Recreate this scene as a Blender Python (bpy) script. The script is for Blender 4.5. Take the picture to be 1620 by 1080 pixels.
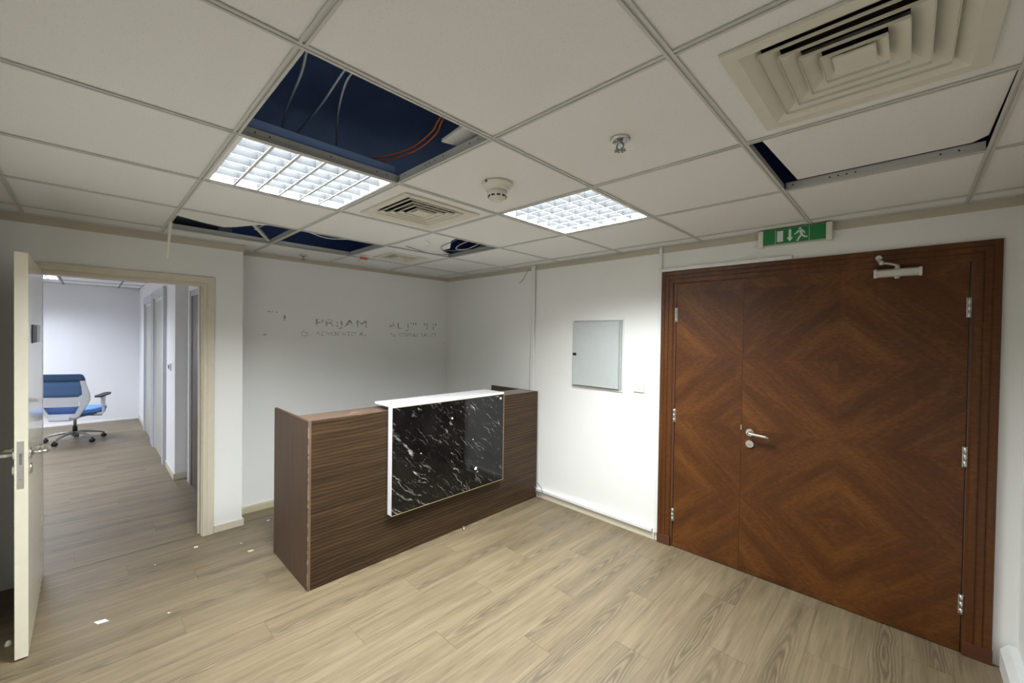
import bpy, bmesh, math, random
from mathutils import Vector, Matrix
random.seed(7)
for o in list(bpy.data.objects): bpy.data.objects.remove(o, do_unlink=True)
scene = bpy.context.scene
COL = scene.collection
# ------------------------------------------------------------------ camera
H = 2.336                       # suspended ceiling height
XT, XP, YW, XR, YL = -3.096, -2.863, 2.785, 1.522, -0.80
XF, YR, YR2, YFL, H2 = -9.05, 0.28, 0.39, -3.0, 2.37     # room beyond the doorway
cam_d = bpy.data.cameras.new('camera'); cam = bpy.data.objects.new('camera', cam_d); COL.objects.link(cam)
cam_d.sensor_fit = 'HORIZONTAL'; cam_d.sensor_width = 36.0; cam_d.lens = 14.415
cam_d.clip_start = 0.02
r = Vector((0.71858312, 0.69529138, 0.0144287)); u = Vector((-0.01931713, -0.00078391, 0.9998131)); f = Vector((-0.69517275, 0.71872754, -0.01286773))
M = Matrix((r, u, -f)).transposed().to_4x4(); M.translation = Vector((1.1132, -0.37336, 1.60998)); cam.matrix_world = M
scene.camera = cam
# ------------------------------------------------------------------ world, light, exposure
scene.view_settings.view_transform = 'Standard'; scene.view_settings.look = 'None'
scene.view_settings.gamma = 1.0; scene.view_settings.use_curve_mapping = False
scene.view_settings.exposure = 0.0
w = bpy.data.worlds.new('world'); scene.world = w; w.use_nodes = True
w.node_tree.nodes['Background'].inputs[0].default_value = (0.8, 0.85, 0.9, 1); w.node_tree.nodes['Background'].inputs[1].default_value = 0.05
LAMP_W = 148.0; LAMP_COL = (0.94, 0.985, 1.0)
FAR_W = 92.0; FAR_COL = (0.80, 0.86, 1.0)

def area(name, loc, sx, sy, watts, col, parent=None):
    d = bpy.data.lights.new(name, 'AREA'); d.shape = 'RECTANGLE'; d.size = sx; d.size_y = sy; d.energy = watts; d.color = col
    o = bpy.data.objects.new(name, d); COL.objects.link(o); o.location = loc
    if parent: o.parent = parent
    return o

# ------------------------------------------------------------------ node helpers and materials
class NT:
    def __init__(s, name):
        s.m = bpy.data.materials.new(name); s.m.use_nodes = True; s.t = s.m.node_tree; s.n = s.t.nodes; s.b = s.n['Principled BSDF']
    def new(s, typ, **kw):
        n = s.n.new(typ)
        for k, v in kw.items(): setattr(n, k, v)
        return n
    def link(s, a, b): s.t.links.new(a, b)
    def val(s, sock, v):
        if hasattr(v, 'is_linked') or isinstance(v, bpy.types.NodeSocket): s.link(v, sock)
        else: sock.default_value = v
    def math(s, op, a, b=None, c=None, clamp=False):
        n = s.new('ShaderNodeMath', operation=op, use_clamp=clamp); s.val(n.inputs[0], a)
        if b is not None: s.val(n.inputs[1], b)
        if c is not None: s.val(n.inputs[2], c)
        return n.outputs[0]
    def coords(s, kind='Object'): return s.new('ShaderNodeTexCoord').outputs[kind]
    def mapping(s, vec, scale=(1,1,1), rot=(0,0,0), loc=(0,0,0)):
        n = s.new('ShaderNodeMapping'); s.link(vec, n.inputs[0]); n.inputs['Scale'].default_value = scale; n.inputs['Rotation'].default_value = rot; n.inputs['Location'].default_value = loc
        return n.outputs[0]
    def noise(s, vec, scale, detail=3, rough=.55, dist=0, out=0):
        n = s.new('ShaderNodeTexNoise'); s.link(vec, n.inputs['Vector']); n.inputs['Scale'].default_value = scale; n.inputs['Detail'].default_value = detail
        n.inputs['Roughness'].default_value = rough; n.inputs['Distortion'].default_value = dist
        return n.outputs[out]
    def ramp(s, fac, stops, interp='LINEAR'):
        n = s.new('ShaderNodeValToRGB'); s.link(fac, n.inputs[0]); e = n.color_ramp.elements; n.color_ramp.interpolation = interp
        while len(e) < len(stops): e.new(.5)
        for i, (p, c) in enumerate(stops):
            e[i].position = p; e[i].color = (*c, 1) if len(c) == 3 else c
        return n.outputs[0]
    def mix(s, fac, a, b, mode='MIX'):
        n = s.new('ShaderNodeMix', data_type='RGBA', blend_type=mode); s.val(n.inputs[0], fac)
        s.val(n.inputs[6], (*a, 1) if isinstance(a, tuple) and len(a) == 3 else a); s.val(n.inputs[7], (*b, 1) if isinstance(b, tuple) and len(b) == 3 else b)
        return n.outputs[2]
    def bump(s, h, strength=.2, dist=.002):
        n = s.new('ShaderNodeBump'); s.link(h, n.inputs['Height']); n.inputs['Strength'].default_value = strength; n.inputs['Distance'].default_value = dist
        s.link(n.outputs[0], s.b.inputs['Normal'])
    def comb(s, x, y, z):
        n = s.new('ShaderNodeCombineXYZ'); s.val(n.inputs[0], x); s.val(n.inputs[1], y); s.val(n.inputs[2], z); return n.outputs[0]
    def sep(s, v):
        n = s.new('ShaderNodeSeparateXYZ'); s.link(v, n.inputs[0]); return n.outputs
    def base(s, c): s.val(s.b.inputs['Base Color'], (*c, 1) if isinstance(c, tuple) and len(c) == 3 else c)
    def set(s, **kw):
        for k, v in kw.items(): s.b.inputs[k.replace('_', ' ')].default_value = v
        return s.m
def plain(name, c, rough=.5, metal=0, var=.06, scale=18, coat=0, bump=0):
    t = NT(name); v = t.coords()
    n = t.noise(v, scale, 4)
    t.base(t.mix(n, tuple(x * (1 - var) for x in c), tuple(min(1, x * (1 + var)) for x in c)))
    if bump: t.bump(t.noise(v, 120, 3), bump, .0015)
    return t.set(Roughness=rough, Metallic=metal, Coat_Weight=coat)
def wall_mat(name, c, scuff=.05):
    t = NT(name); v = t.coords()
    big = t.noise(v, 1.3, 4); c1 = t.mix(big, tuple(x * .96 for x in c), c)
    s = t.math('GREATER_THAN', t.noise(t.mapping(v, (1, 1, .35)), 9, 5, .65), .70)
    c2 = t.mix(t.math('MULTIPLY', s, scuff), c1, tuple(x * .75 for x in c))
    t.base(c2); t.bump(t.noise(v, 70, 4, .6), .35, .0016)
    return t.set(Roughness=.62)
MAT = {}
MAT['wall'] = wall_mat('wall_paint', (.845, .845, .825), .15)
MAT['wall_far'] = wall_mat('wall_paint_far', (.85, .85, .85), .15)
MAT['skirt'] = plain('skirting_beige', (.62, .57, .46), .45)
MAT['skirt_olive'] = plain('skirting_olive', (.52, .49, .33), .45)
MAT['crown'] = plain('cornice_band', (.50, .46, .37), .6, var=.12, scale=4)
MAT['frame'] = plain('door_frame_beige', (.66, .60, .48), .35, coat=.2)
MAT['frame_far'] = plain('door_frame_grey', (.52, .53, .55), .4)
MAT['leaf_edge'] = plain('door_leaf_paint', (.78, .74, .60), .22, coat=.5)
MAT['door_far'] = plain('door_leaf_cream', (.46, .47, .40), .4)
MAT['door_brown'] = plain('door_leaf_dark_brown', (.085, .062, .05), .4, var=.3)
MAT['white_plastic'] = plain('white_plastic', (.76, .76, .74), .35)
MAT['grey_plastic'] = plain('grey_plastic', (.42, .42, .41), .45)
MAT['old_plastic'] = plain('aged_white_plastic', (.74, .72, .62), .4, var=.08)
MAT['panel_grey'] = plain('panel_enamel', (.48, .51, .505), .38)
MAT['panel_edge'] = plain('panel_edge', (.42, .45, .45), .4)
MAT['filler'] = plain('wall_filler', (.84, .84, .82), .8, bump=.5)
MAT['black'] = plain('black_plastic', (.012, .012, .013), .4)
MAT['dark'] = plain('dark_void', (.01, .012, .02), .9)
MAT['steel'] = plain('brushed_steel', (.62, .60, .56), .3, 1, var=.1)
MAT['alu'] = plain('aluminium', (.66, .67, .66), .35, 1, var=.1)
MAT['closer'] = plain('closer_silver', (.60, .60, .56), .45, .35)
MAT['grid'] = plain('grid_bar_white', (.60, .60, .57), .45)
MAT['gridweb'] = plain('grid_bar_web', (.62, .62, .62), .4)
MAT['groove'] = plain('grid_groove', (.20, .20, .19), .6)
MAT['plenum'] = plain('plenum_blue', (.26, .40, .78), .75, var=.35, scale=2.5)
MAT['diff'] = plain('diffuser_cream', (.72, .70, .60), .45, var=.05)
MAT['det'] = plain('detector_white', (.74, .73, .66), .4)
MAT['louvre'] = plain('louvre_glare_darkened', (.018, .019, .020), .6, 0, var=.02)  # near-black colour takes the lamp's glare out of the blade sides
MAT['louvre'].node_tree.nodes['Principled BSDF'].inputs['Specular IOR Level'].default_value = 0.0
MAT['louvre_edge'] = plain('louvre_edge_pale', (.62, .64, .64), .6, 0, var=.02)  # paler copy of the blade metal, so undersides read as light grey lines
MAT['troffer'] = plain('troffer_white', (.88, .88, .88), .4)
MAT['chrome_dark'] = plain('sprinkler_metal', (.30, .30, .33), .3, 1)
MAT['cable_w'] = plain('cable_pale', (.62, .68, .80), .5)
MAT['cable_white'] = plain('cable_white', (.75, .75, .76), .5)
MAT['cable_o'] = plain('cable_orange', (.85, .22, .07), .45)
MAT['cable_g'] = plain('cable_grey', (.20, .20, .21), .5)
MAT['red'] = plain('red_plastic', (.6, .12, .08), .4)
MAT['green'] = plain('exit_green', (.012, .20, .055), .3)
MAT['sign_white'] = plain('sign_white', (.70, .78, .72), .4)
MAT['gold'] = plain('gold_edge', (.62, .48, .26), .35, .3)
MAT['slab'] = plain('counter_white', (.88, .88, .90), .18, var=.02, coat=.4)
MAT['putty'] = plain('putty_white', (.85, .85, .86), .8)
MAT['paper'] = plain('paper', (.85, .85, .85), .8)
MAT['blue_dark'] = plain('fabric_navy', (.045, .10, .21), .85, bump=.5)
MAT['blue_mesh'] = plain('fabric_blue_mesh', (.085, .17, .33), .85, bump=.5)
MAT['blue_low'] = plain('fabric_blue_lumbar', (.065, .13, .36), .85, bump=.5)
MAT['blue_seat'] = plain('fabric_blue_seat', (.11, .27, .68), .8, bump=.4)
MAT['chair_white'] = plain('chair_white', (.70, .73, .76), .35)
MAT['chair_alu'] = plain('chair_alu', (.36, .36, .36), .35, .7)
MAT['chip'] = plain('bare_chipboard', (.42, .28, .18), .8, var=.3, scale=60)

def tile_mat():
    t = NT('ceiling_tile'); v = t.coords()
    big = t.noise(v, 1.1, 3)
    sp = t.noise(v, 130, 3, .6)
    c = t.mix(big, (.80, .80, .78), (.84, .84, .82))
    c = t.mix(t.math('MULTIPLY', t.math('GREATER_THAN', sp, .62), .25), c, (.55, .55, .52))
    c = t.mix(t.math('MULTIPLY', t.math('GREATER_THAN', t.noise(v, 6, 4, .7), .72), .12), c, (.5, .48, .42))
    t.base(c); t.bump(sp, .5, .0015)
    return t.set(Roughness=.85)
MAT['tile'] = tile_mat()

def plank_mat():
    t = NT('vinyl_plank_oak'); v = t.coords(); oi = t.new('ShaderNodeObjectInfo')
    rnd = oi.outputs['Random']
    off = t.comb(t.math('MULTIPLY', rnd, 17.0), t.math('MULTIPLY', rnd, 41.0), t.math('MULTIPLY', rnd, 7.0))
    va = t.new('ShaderNodeVectorMath', operation='ADD'); t.link(v, va.inputs[0]); t.link(off, va.inputs[1]); p = va.outputs[0]
    x, y, z = t.sep(v)
    # cathedral rings round a point that differs from plank to plank
    cx = t.math('MULTIPLY', t.math('SUBTRACT', rnd, .5), .16)
    cy = t.math('MULTIPLY', t.math('SUBTRACT', t.math('FRACT', t.math('MULTIPLY', rnd, 7.31)), .5), .9)
    wob = t.noise(t.mapping(p, (6, 1.6, 1)), 1.6, 3, .5)
    dx = t.math('ADD', t.math('SUBTRACT', x, cx), t.math('MULTIPLY', t.math('SUBTRACT', wob, .5), .06))
    dy = t.math('SUBTRACT', y, cy)
    rr = t.math('SQRT', t.math('ADD', t.math('MULTIPLY', dx, dx), t.math('MULTIPLY', t.math('MULTIPLY', dy, dy), .006)))
    ring = t.math('SINE', t.math('MULTIPLY', rr, 520))
    ring = t.math('MULTIPLY_ADD', ring, .5, .5)
    near = t.math('MULTIPLY', t.math('SUBTRACT', 1.0, t.math('MULTIPLY', rr, 13), clamp=True), 1.6, clamp=True)      # rings fade away from the heart
    near = t.math('MULTIPLY', near, t.math('GREATER_THAN', t.math('FRACT', t.math('MULTIPLY', rnd, 13.7)), .35))
    fine = t.noise(t.mapping(p, (70, 3.2, 1)), 1.0, 5, .65)
    mid = t.noise(t.mapping(p, (16, 1.0, 1)), 1.0, 4, .6, .8)
    tone = t.math('ADD', t.math('MULTIPLY', fine, .55), t.math('MULTIPLY', mid, .45))
    c = t.ramp(tone, [(.28, (.070, .049, .028)), (.43, (.142, .108, .063)), (.58, (.196, .153, .092)), (.80, (.248, .200, .126))])
    c = t.mix(t.math('MULTIPLY', t.math('MULTIPLY', near, ring), .95), c, (.095, .072, .044))
    pore = t.math('GREATER_THAN', t.noise(t.mapping(p, (130, 7, 1)), 1.0, 3, .6), .66)
    c = t.mix(t.math('MULTIPLY', pore, .30), c, (.13, .10, .065))
    hs = t.new('ShaderNodeHueSaturation'); t.link(c, hs.inputs['Color']); t.link(t.math('MULTIPLY_ADD', t.math('FRACT', t.math('MULTIPLY', rnd, 3.7)), .07, .965), hs.inputs['Value'])
    t.base(hs.outputs[0]); t.bump(fine, .12, .001)
    t.b.inputs['Roughness'].default_value = .46
    return t.m
MAT['plank'] = plank_mat()
MAT['underfloor'] = plain('floor_joint', (.17, .135, .09), .8)

def walnut(name, axis):
    t = NT(name); v = t.coords(); x, y, z = t.sep(v)
    a, b = (y, z) if axis == 'h' else (z, y)          # along grain, across grain
    if axis == 'h': b = t.math('SUBTRACT', b, t.math('MULTIPLY', a, .02))
    if axis == 'v': b = t.math('ADD', x, y)
    q = t.comb(t.math('MULTIPLY', a, 1.2), t.math('MULTIPLY', b, 26), 0.0)
    warp = t.noise(t.comb(t.math('MULTIPLY', a, 2.2), t.math('MULTIPLY', b, 5), 3.0), 1.0, 3, .5)
    wv = t.math('MULTIPLY_ADD', t.math('SINE', t.math('MULTIPLY', t.math('ADD', b, t.math('MULTIPLY', warp, .055)), 260)), .5, .5)
    n1 = t.noise(q, 1.0, 5, .62, .4)
    n2 = t.noise(t.comb(t.math('MULTIPLY', a, 4), t.math('MULTIPLY', b, 190), 1.0), 1.0, 3, .6)
    tone = t.math('ADD', t.math('MULTIPLY', n1, .52), t.math('ADD', t.math('MULTIPLY', wv, .16), t.math('MULTIPLY', n2, .32)))
    c = t.ramp(tone, [(.28, (.012, .0065, .003)), (.47, (.035, .019, .008)), (.60, (.066, .038, .017)), (.80, (.110, .068, .032))])
    if axis == 'v': c = t.mix(.35, c, (.16, .095, .062))
    t.base(c); t.bump(n2, .1, .0006)
    t.b.inputs['Specular IOR Level'].default_value = .3
    return t.set(Roughness=.5)
MAT['walnut_h'] = walnut('walnut_laminate_front', 'h'); MAT['walnut_v'] = walnut('walnut_laminate_end', 'v')
MAT['walnut_top'] = plain('walnut_laminate_top', (.135, .085, .058), .35, var=.2, scale=30, coat=.3)

def mahogany(name, z0=.04, per=.96, ax=.52, diamond=True):
    t = NT(name); v = t.coords(); x, y, z = t.sep(v)
    ax_ = t.math('ABSOLUTE', x)
    zm = t.math('SUBTRACT', t.math('MODULO', t.math('ADD', z, 9.6 - z0), per), per / 2)
    zm = t.math('ADD', zm, t.math('MULTIPLY', t.math('SUBTRACT', t.noise(v, 1.2, 2), .5), .02))
    az = t.math('ABSOLUTE', zm)
    A = t.math('DIVIDE', ax_, ax); B = t.math('DIVIDE', az, per / 2)
    d = t.math('ADD', A, B); s = t.math('SUBTRACT', A, B)
    quad = t.math('ADD', t.math('MULTIPLY', t.math('SIGN', x), 3.0), t.math('MULTIPLY', t.math('SIGN', zm), 7.0))
    if diamond:
        g = t.noise(t.comb(t.math('MULTIPLY', d, 22), t.math('MULTIPLY', s, 1.6), quad), 1.0, 5, .6)
        low = t.noise(t.comb(t.math('MULTIPLY', d, 3.2), t.math('MULTIPLY', s, .5), t.math('MULTIPLY', quad, .02)), 1.0, 3, .55)
    else:
        g = t.noise(t.mapping(v, (30, 30, 1.5)), 1.0, 5, .6); low = t.noise(t.mapping(v, (5, 5, .6)), 1.0, 3, .5)
    fleck = t.noise(t.mapping(v, (40, 40, 90)), 1.0, 3, .6)
    tone = t.math('ADD', t.math('MULTIPLY', g, .22), t.math('ADD', t.math('MULTIPLY', low, .50), t.math('MULTIPLY', fleck, .28)))
    c = t.ramp(tone, [(.33, (.044, .0125, .002)), (.50, (.084, .0265, .004)), (.60, (.124, .044, .007)), (.8, (.20, .080, .014))])
    if diamond:                                          # each quarter of veneer gets its own random tone
        qn = t.new('ShaderNodeTexWhiteNoise', noise_dimensions='1D'); t.link(t.math('ADD', quad, t.math('MULTIPLY', t.math('FLOOR', t.math('DIVIDE', t.math('ADD', z, 9.6 - z0), per)), 13.0)), qn.inputs['W'])
        hs = t.new('ShaderNodeHueSaturation'); t.link(c, hs.inputs['Color']); t.link(t.math('MULTIPLY_ADD', qn.outputs[0], .22, .88), hs.inputs['Value']); c = hs.outputs[0]
        seam = t.math('MAXIMUM', t.math('LESS_THAN', ax_, .0016), t.math('LESS_THAN', az, .0014))
        c = t.mix(t.math('MULTIPLY', seam, .45), c, (.08, .022, .008))
    t.base(c)
    t.b.inputs['Specular IOR Level'].default_value = .32
    return t.set(Roughness=.42, Coat_Weight=.04, Coat_Roughness=.30)
MAT['veneer'] = mahogany('mahogany_diamond_veneer'); MAT['mahog'] = mahogany('mahogany_casing', diamond=False)
MAT['mahog_dark'] = plain('mahogany_plinth', (.085, .026, .012), .35, var=.25, coat=.2)

def marble():
    t = NT('black_marble_glass'); v = t.coords()
    m = t.mapping(v, (1, 1, 1), (math.radians(44), 0, 0)); x, y, z = t.sep(m)      # veins fall from upper left to lower right
    wob = t.math('MULTIPLY', t.math('SUBTRACT', t.noise(m, 9, 3, .6), .5), .07)
    def veins(sc, stretch, lo, seed):
        q = t.comb(seed, t.math('MULTIPLY', y, stretch), t.math('MULTIPLY', t.math('ADD', z, wob), sc))
        n = t.noise(q, 1.0, 2, .5, .35); d = t.math('ABSOLUTE', t.math('SUBTRACT', n, .5))
        msk = t.math('SUBTRACT', t.noise(t.comb(seed, t.math('MULTIPLY', y, 6.0), t.math('MULTIPLY', z, 17)), 1.0, 3, .6), .515, clamp=True)
        return t.math('MULTIPLY', t.math('SUBTRACT', 1.0, t.math('DIVIDE', d, lo), clamp=True), t.math('MULTIPLY', msk, 6.0, clamp=True))
    a = veins(10, 1.2, .012, 1.0); b = veins(17, 2.0, .010, 6.0)
    c0 = t.math('MULTIPLY', veins(26, 9, .010, 12.0), .35)
    f_ = t.math('MAXIMUM', t.math('MAXIMUM', a, t.math('MULTIPLY', b, .8)), c0, clamp=True)
    f_ = t.math('MULTIPLY', f_, .8)
    cloud = t.ramp(t.noise(v, 5, 4, .6), [(.35, (.0035, .0035, .004)), (.8, (.012, .011, .009))])
    t.base(t.mix(f_, cloud, (.62, .60, .56)))
    t.b.inputs['Specular IOR Level'].default_value = .35
    return t.set(Roughness=.05)
MAT['marble'] = marble()

def ghost_mat():
    t = NT('ghost_letter_residue'); v = t.coords('Generated'); o = t.coords()
    n = t.noise(o, 26, 4, .65); fac = t.math('MULTIPLY', t.math('MULTIPLY', t.math('SUBTRACT', n, .42), 5.0, clamp=True), .50)
    t.base((.30, .30, .26)); tr = t.new('ShaderNodeBsdfTransparent'); mx = t.new('ShaderNodeMixShader')
    t.link(fac, mx.inputs[0]); t.link(tr.outputs[0], mx.inputs[1]); t.link(t.b.outputs[0], mx.inputs[2]); t.link(mx.outputs[0], t.n['Material Output'].inputs[0])
    return t.set(Roughness=.8)
MAT['ghost'] = ghost_mat()

# ------------------------------------------------------------------ geometry helpers
def tag(o, label=None, cat=None, group=None, kind=None):
    if label: o['label'] = label
    if cat: o['category'] = cat
    if group: o['group'] = group
    if kind: o['kind'] = kind
    return o
def empty(name, loc, rz=0, **kw):
    o = bpy.data.objects.new(name, None); COL.objects.link(o); o.location = loc; o.rotation_euler = (0, 0, rz); o.empty_display_size = .1
    return tag(o, **kw)
class MB:
    """collects shapes given in world metres; build() links one object with its origin at `org`"""
    def __init__(s): s.v = []; s.f = []; s.sm = []
    def add(s, vs, fs, smooth=False):
        k = len(s.v); s.v += [tuple(p) for p in vs]; s.f += [tuple(i + k for i in q) for q in fs]; s.sm += [smooth] * len(fs); return s
    def box(s, a, b):
        x0, x1 = sorted((a[0], b[0])); y0, y1 = sorted((a[1], b[1])); z0, z1 = sorted((a[2], b[2]))
        vs = [(x0,y0,z0),(x1,y0,z0),(x1,y1,z0),(x0,y1,z0),(x0,y0,z1),(x1,y0,z1),(x1,y1,z1),(x0,y1,z1)]
        return s.add(vs, [(0,3,2,1),(4,5,6,7),(0,1,5,4),(1,2,6,5),(2,3,7,6),(3,0,4,7)])
    def prism(s, poly, fn, d0, d1, smooth=False):
        """poly: 2-D outline, fn(p, q, d) -> xyz"""
        n = len(poly); vs = [fn(p, q, d0) for p, q in poly] + [fn(p, q, d1) for p, q in poly]
        s.add(vs, [tuple(range(n))[::-1], tuple(range(n, 2 * n))]); s.sm[-2:] = [False, False]
        k = len(s.v) - 2 * n
        for i in range(n):
            j = (i + 1) % n; s.f.append((k + i, k + j, k + n + j, k + n + i)); s.sm.append(smooth)
        return s
    def cyl(s, p0, p1, r0, r1=None, seg=20, cap=True):
        r1 = r0 if r1 is None else r1; p0 = Vector(p0); p1 = Vector(p1); d = (p1 - p0).normalized()
        a = d.orthogonal().normalized(); b = d.cross(a); vs = []
        for p, rr in ((p0, r0), (p1, r1)):
            vs += [p + (a * math.cos(t) + b * math.sin(t)) * rr for t in (2 * math.pi * i / seg for i in range(seg))]
        fs = [(i, (i + 1) % seg, seg + (i + 1) % seg, seg + i) for i in range(seg)]
        s.add(vs, fs, True)
        if cap:
            k = len(s.v) - 2 * seg; s.f += [tuple(k + i for i in range(seg))[::-1], tuple(k + seg + i for i in range(seg))]; s.sm += [False, False]
        return s
    def lathe(s, c, axis, prof, seg=32):
        """prof: (distance along axis, radius)"""
        c = Vector(c); d = Vector(axis).normalized(); a = d.orthogonal().normalized(); b = d.cross(a); vs = []
        for h, rr in prof: vs += [c + d * h + (a * math.cos(t) + b * math.sin(t)) * max(rr, 1e-4) for t in (2 * math.pi * i / seg for i in range(seg))]
        fs = []
        for j in range(len(prof) - 1):
            for i in range(seg): fs.append((j*seg+i, j*seg+(i+1)%seg, (j+1)*seg+(i+1)%seg, (j+1)*seg+i))
        return s.add(vs, fs, True)
    def tube(s, pts, rad, seg=8, samples=6):
        P = [Vector(p) for p in pts]; Q = []
        if len(P) > 2 and samples > 1:
            E = [P[0] * 2 - P[1]] + P + [P[-1] * 2 - P[-2]]
            for i in range(1, len(E) - 2):
                for k in range(samples):
                    t = k / samples; a, b, c, d = E[i-1], E[i], E[i+1], E[i+2]
                    Q.append(.5 * ((2*b) + (c-a)*t + (2*a-5*b+4*c-d)*t*t + (3*b-a-3*c+d)*t**3))
            Q.append(P[-1])
        else: Q = P
        vs = []; n0 = None; R = rad if isinstance(rad, (list, tuple)) else None
        for i, p in enumerate(Q):
            d = (Q[min(i+1, len(Q)-1)] - Q[max(i-1, 0)]).normalized()
            n0 = d.orthogonal().normalized() if n0 is None else (n0 - d * n0.dot(d)).normalized()
            b = d.cross(n0); rr = rad if R is None else R[0] + (R[1] - R[0]) * i / (len(Q) - 1)
            vs += [p + (n0 * math.cos(t) + b * math.sin(t)) * rr for t in (2 * math.pi * k / seg for k in range(seg))]
        fs = [(j*seg+i, j*seg+(i+1)%seg, (j+1)*seg+(i+1)%seg, (j+1)*seg+i) for j in range(len(Q)-1) for i in range(seg)]
        s.add(vs, fs, True); k = len(s.v) - len(vs)
        s.f += [tuple(k + i for i in range(seg))[::-1], tuple(k + len(vs) - seg + i for i in range(seg))]; s.sm += [False, False]
        return s
    def mesh(s, name, m, org=(0, 0, 0), bevel=0, seg=2):
        me = bpy.data.meshes.new(name); o = Vector(org)
        me.from_pydata([Vector(v) - o for v in s.v], [], s.f); me.update()
        for p, q in zip(me.polygons, s.sm): p.use_smooth = q
        bm = bmesh.new(); bm.from_mesh(me); bmesh.ops.recalc_face_normals(bm, faces=bm.faces[:])
        if bevel:
            eds = [e for e in bm.edges if len(e.link_faces) == 2 and e.calc_face_angle(0) > math.radians(40)]
            bmesh.ops.bevel(bm, geom=eds, offset=bevel, segments=seg, profile=.6, affect='EDGES', clamp_overlap=True)
        bm.to_mesh(me); bm.free()
        me.materials.append(m if not isinstance(m, str) else MAT[m]); return me
    def build(s, name, m, parent=None, org=None, bevel=0, seg=2, **kw):
        if org is None:
            xs, ys, zs = zip(*[(p[0], p[1], p[2]) for p in s.v])
            org = ((min(xs)+max(xs))/2, (min(ys)+max(ys))/2, min(zs))
        o = bpy.data.objects.new(name, s.mesh(name, m, org, bevel, seg)); COL.objects.link(o); o.location = org
        if parent is not None:
            o.parent = parent; o.matrix_parent_inverse = Matrix.Translation(-Vector(wloc(parent)))
            o.location = Vector(org) - Vector(wloc(parent)); o.matrix_parent_inverse = Matrix.Identity(4)
        return tag(o, **kw)
def wloc(o):
    p = Vector(o.location)
    while o.parent: o = o.parent; p += Vector(o.location)
    return p
def box(name, m, a, b, parent=None, bevel=0, **kw): return MB().box(a, b).build(name, m, parent, bevel=bevel, **kw)
ST = dict(kind='structure')

# ================================================================== SETTING
floor = box('floor', 'underfloor', (XF - .1, YFL, -.06), (XR + .1, YW + .1, -.006), label='wood-look vinyl plank floor running through both rooms', cat='floor', **ST)
PW, PL = .183, 1.22
def plank_rows(x0, x1, y0, y1, seedbase):
    cache = {}
    x = x0; i = 0
    while x < x1 - .01:
        xe = min(x + PW, x1); y = y0 - (PL * ((i * .37 + .13) % 1.0)); i += 1
        while y < y1 - .005:
            a, b = max(y, y0), min(y + PL, y1); y += PL
            if b - a < .01: continue
            wx, ly = round(xe - x, 4), round(b - a, 4)
            if (wx, ly) not in cache: cache[(wx, ly)] = MB().box((-wx/2+.0004, -ly/2+.0005, -.0055), (wx/2-.0004, ly/2-.0005, 0)).mesh('floor_plank', 'plank')
            o = bpy.data.objects.new('floor_plank', cache[(wx, ly)]); COL.objects.link(o); o.parent = floor
            o.location = Vector(((x + xe) / 2, (a + b) / 2, 0)) - wloc(floor)
        x = xe
plank_rows(-2.905, XR, YL, YW, 0)
plank_rows(XT - .0, -2.905, .52, YW, 1)
plank_rows(XF, -2.910, -1.7, YR2, 2)
MB().box((XF, YFL, -.0055), (-2.907, -1.7, 0)).build('floor_strip', 'plank', floor)

# plenum above the suspended ceiling: this is the real slab, painted dark blue
PZ = 2.98
ceil = MB().box((XT - .3, YL - .1, PZ), (XR + .1, YW + .1, PZ + .05)).box((XT - .3, YL - .1, H + .03), (XT - .25, YW + .1, PZ)).box((XR + .05, YL - .1, H + .03), (XR + .1, YW + .1, PZ)) \
    .box((XT - .3, YL - .1, H + .03), (XR + .1, YL - .05, PZ)).box((XT - .3, YW + .05, H + .03), (XR + .1, YW + .1, PZ)).build('ceiling', 'plenum', label='suspended tile ceiling under a dark blue painted slab, several tiles missing', cat='ceiling', **ST)

def bar_mb(p0, p1, ax, fl=.0115, web=.036, z=H):
    """grid tee: flange in two lips with a groove between, web above. ax: 'x' or 'y' direction."""
    mb = MB()
    prof = [(-fl, -.0045), (-.0032, -.0045), (-.0032, .001), (.0032, .001), (.0032, -.0045), (fl, -.0045), (fl, -.001), (.0045, .0005), (.0045, .012), (.0012, .014), (.0012, web), (-.0012, web), (-.0012, .014), (-.0045, .012), (-.0045, .0005), (-fl, -.001)]
    if ax == 'x': fn = lambda p, q, d: (d, p0[1] + p, z + q); mb.prism(prof, fn, p0[0], p1[0])
    else: fn = lambda p, q, d: (p0[0] + p, d, z + q); mb.prism(prof, fn, p0[1], p1[1])
    return mb
T = .66
def tile_obj(x0, x1, y0, y1, parent, z=H, poly=None, tilt=None, name='ceiling_tile', lab=None):
    g = .0015
    if poly is None: poly = [(x0+g, y0+g), (x1-g, y0+g), (x1-g, y1-g), (x0+g, y1-g)]
    tz = tilt or (lambda x, y: 0)
    mb = MB(); mb.prism(poly, lambda p, q, d: (p, q, z + .0008 + d + tz(p, q)), 0, .012)
    return mb.build(name, 'tile', parent, label=lab)
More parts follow.
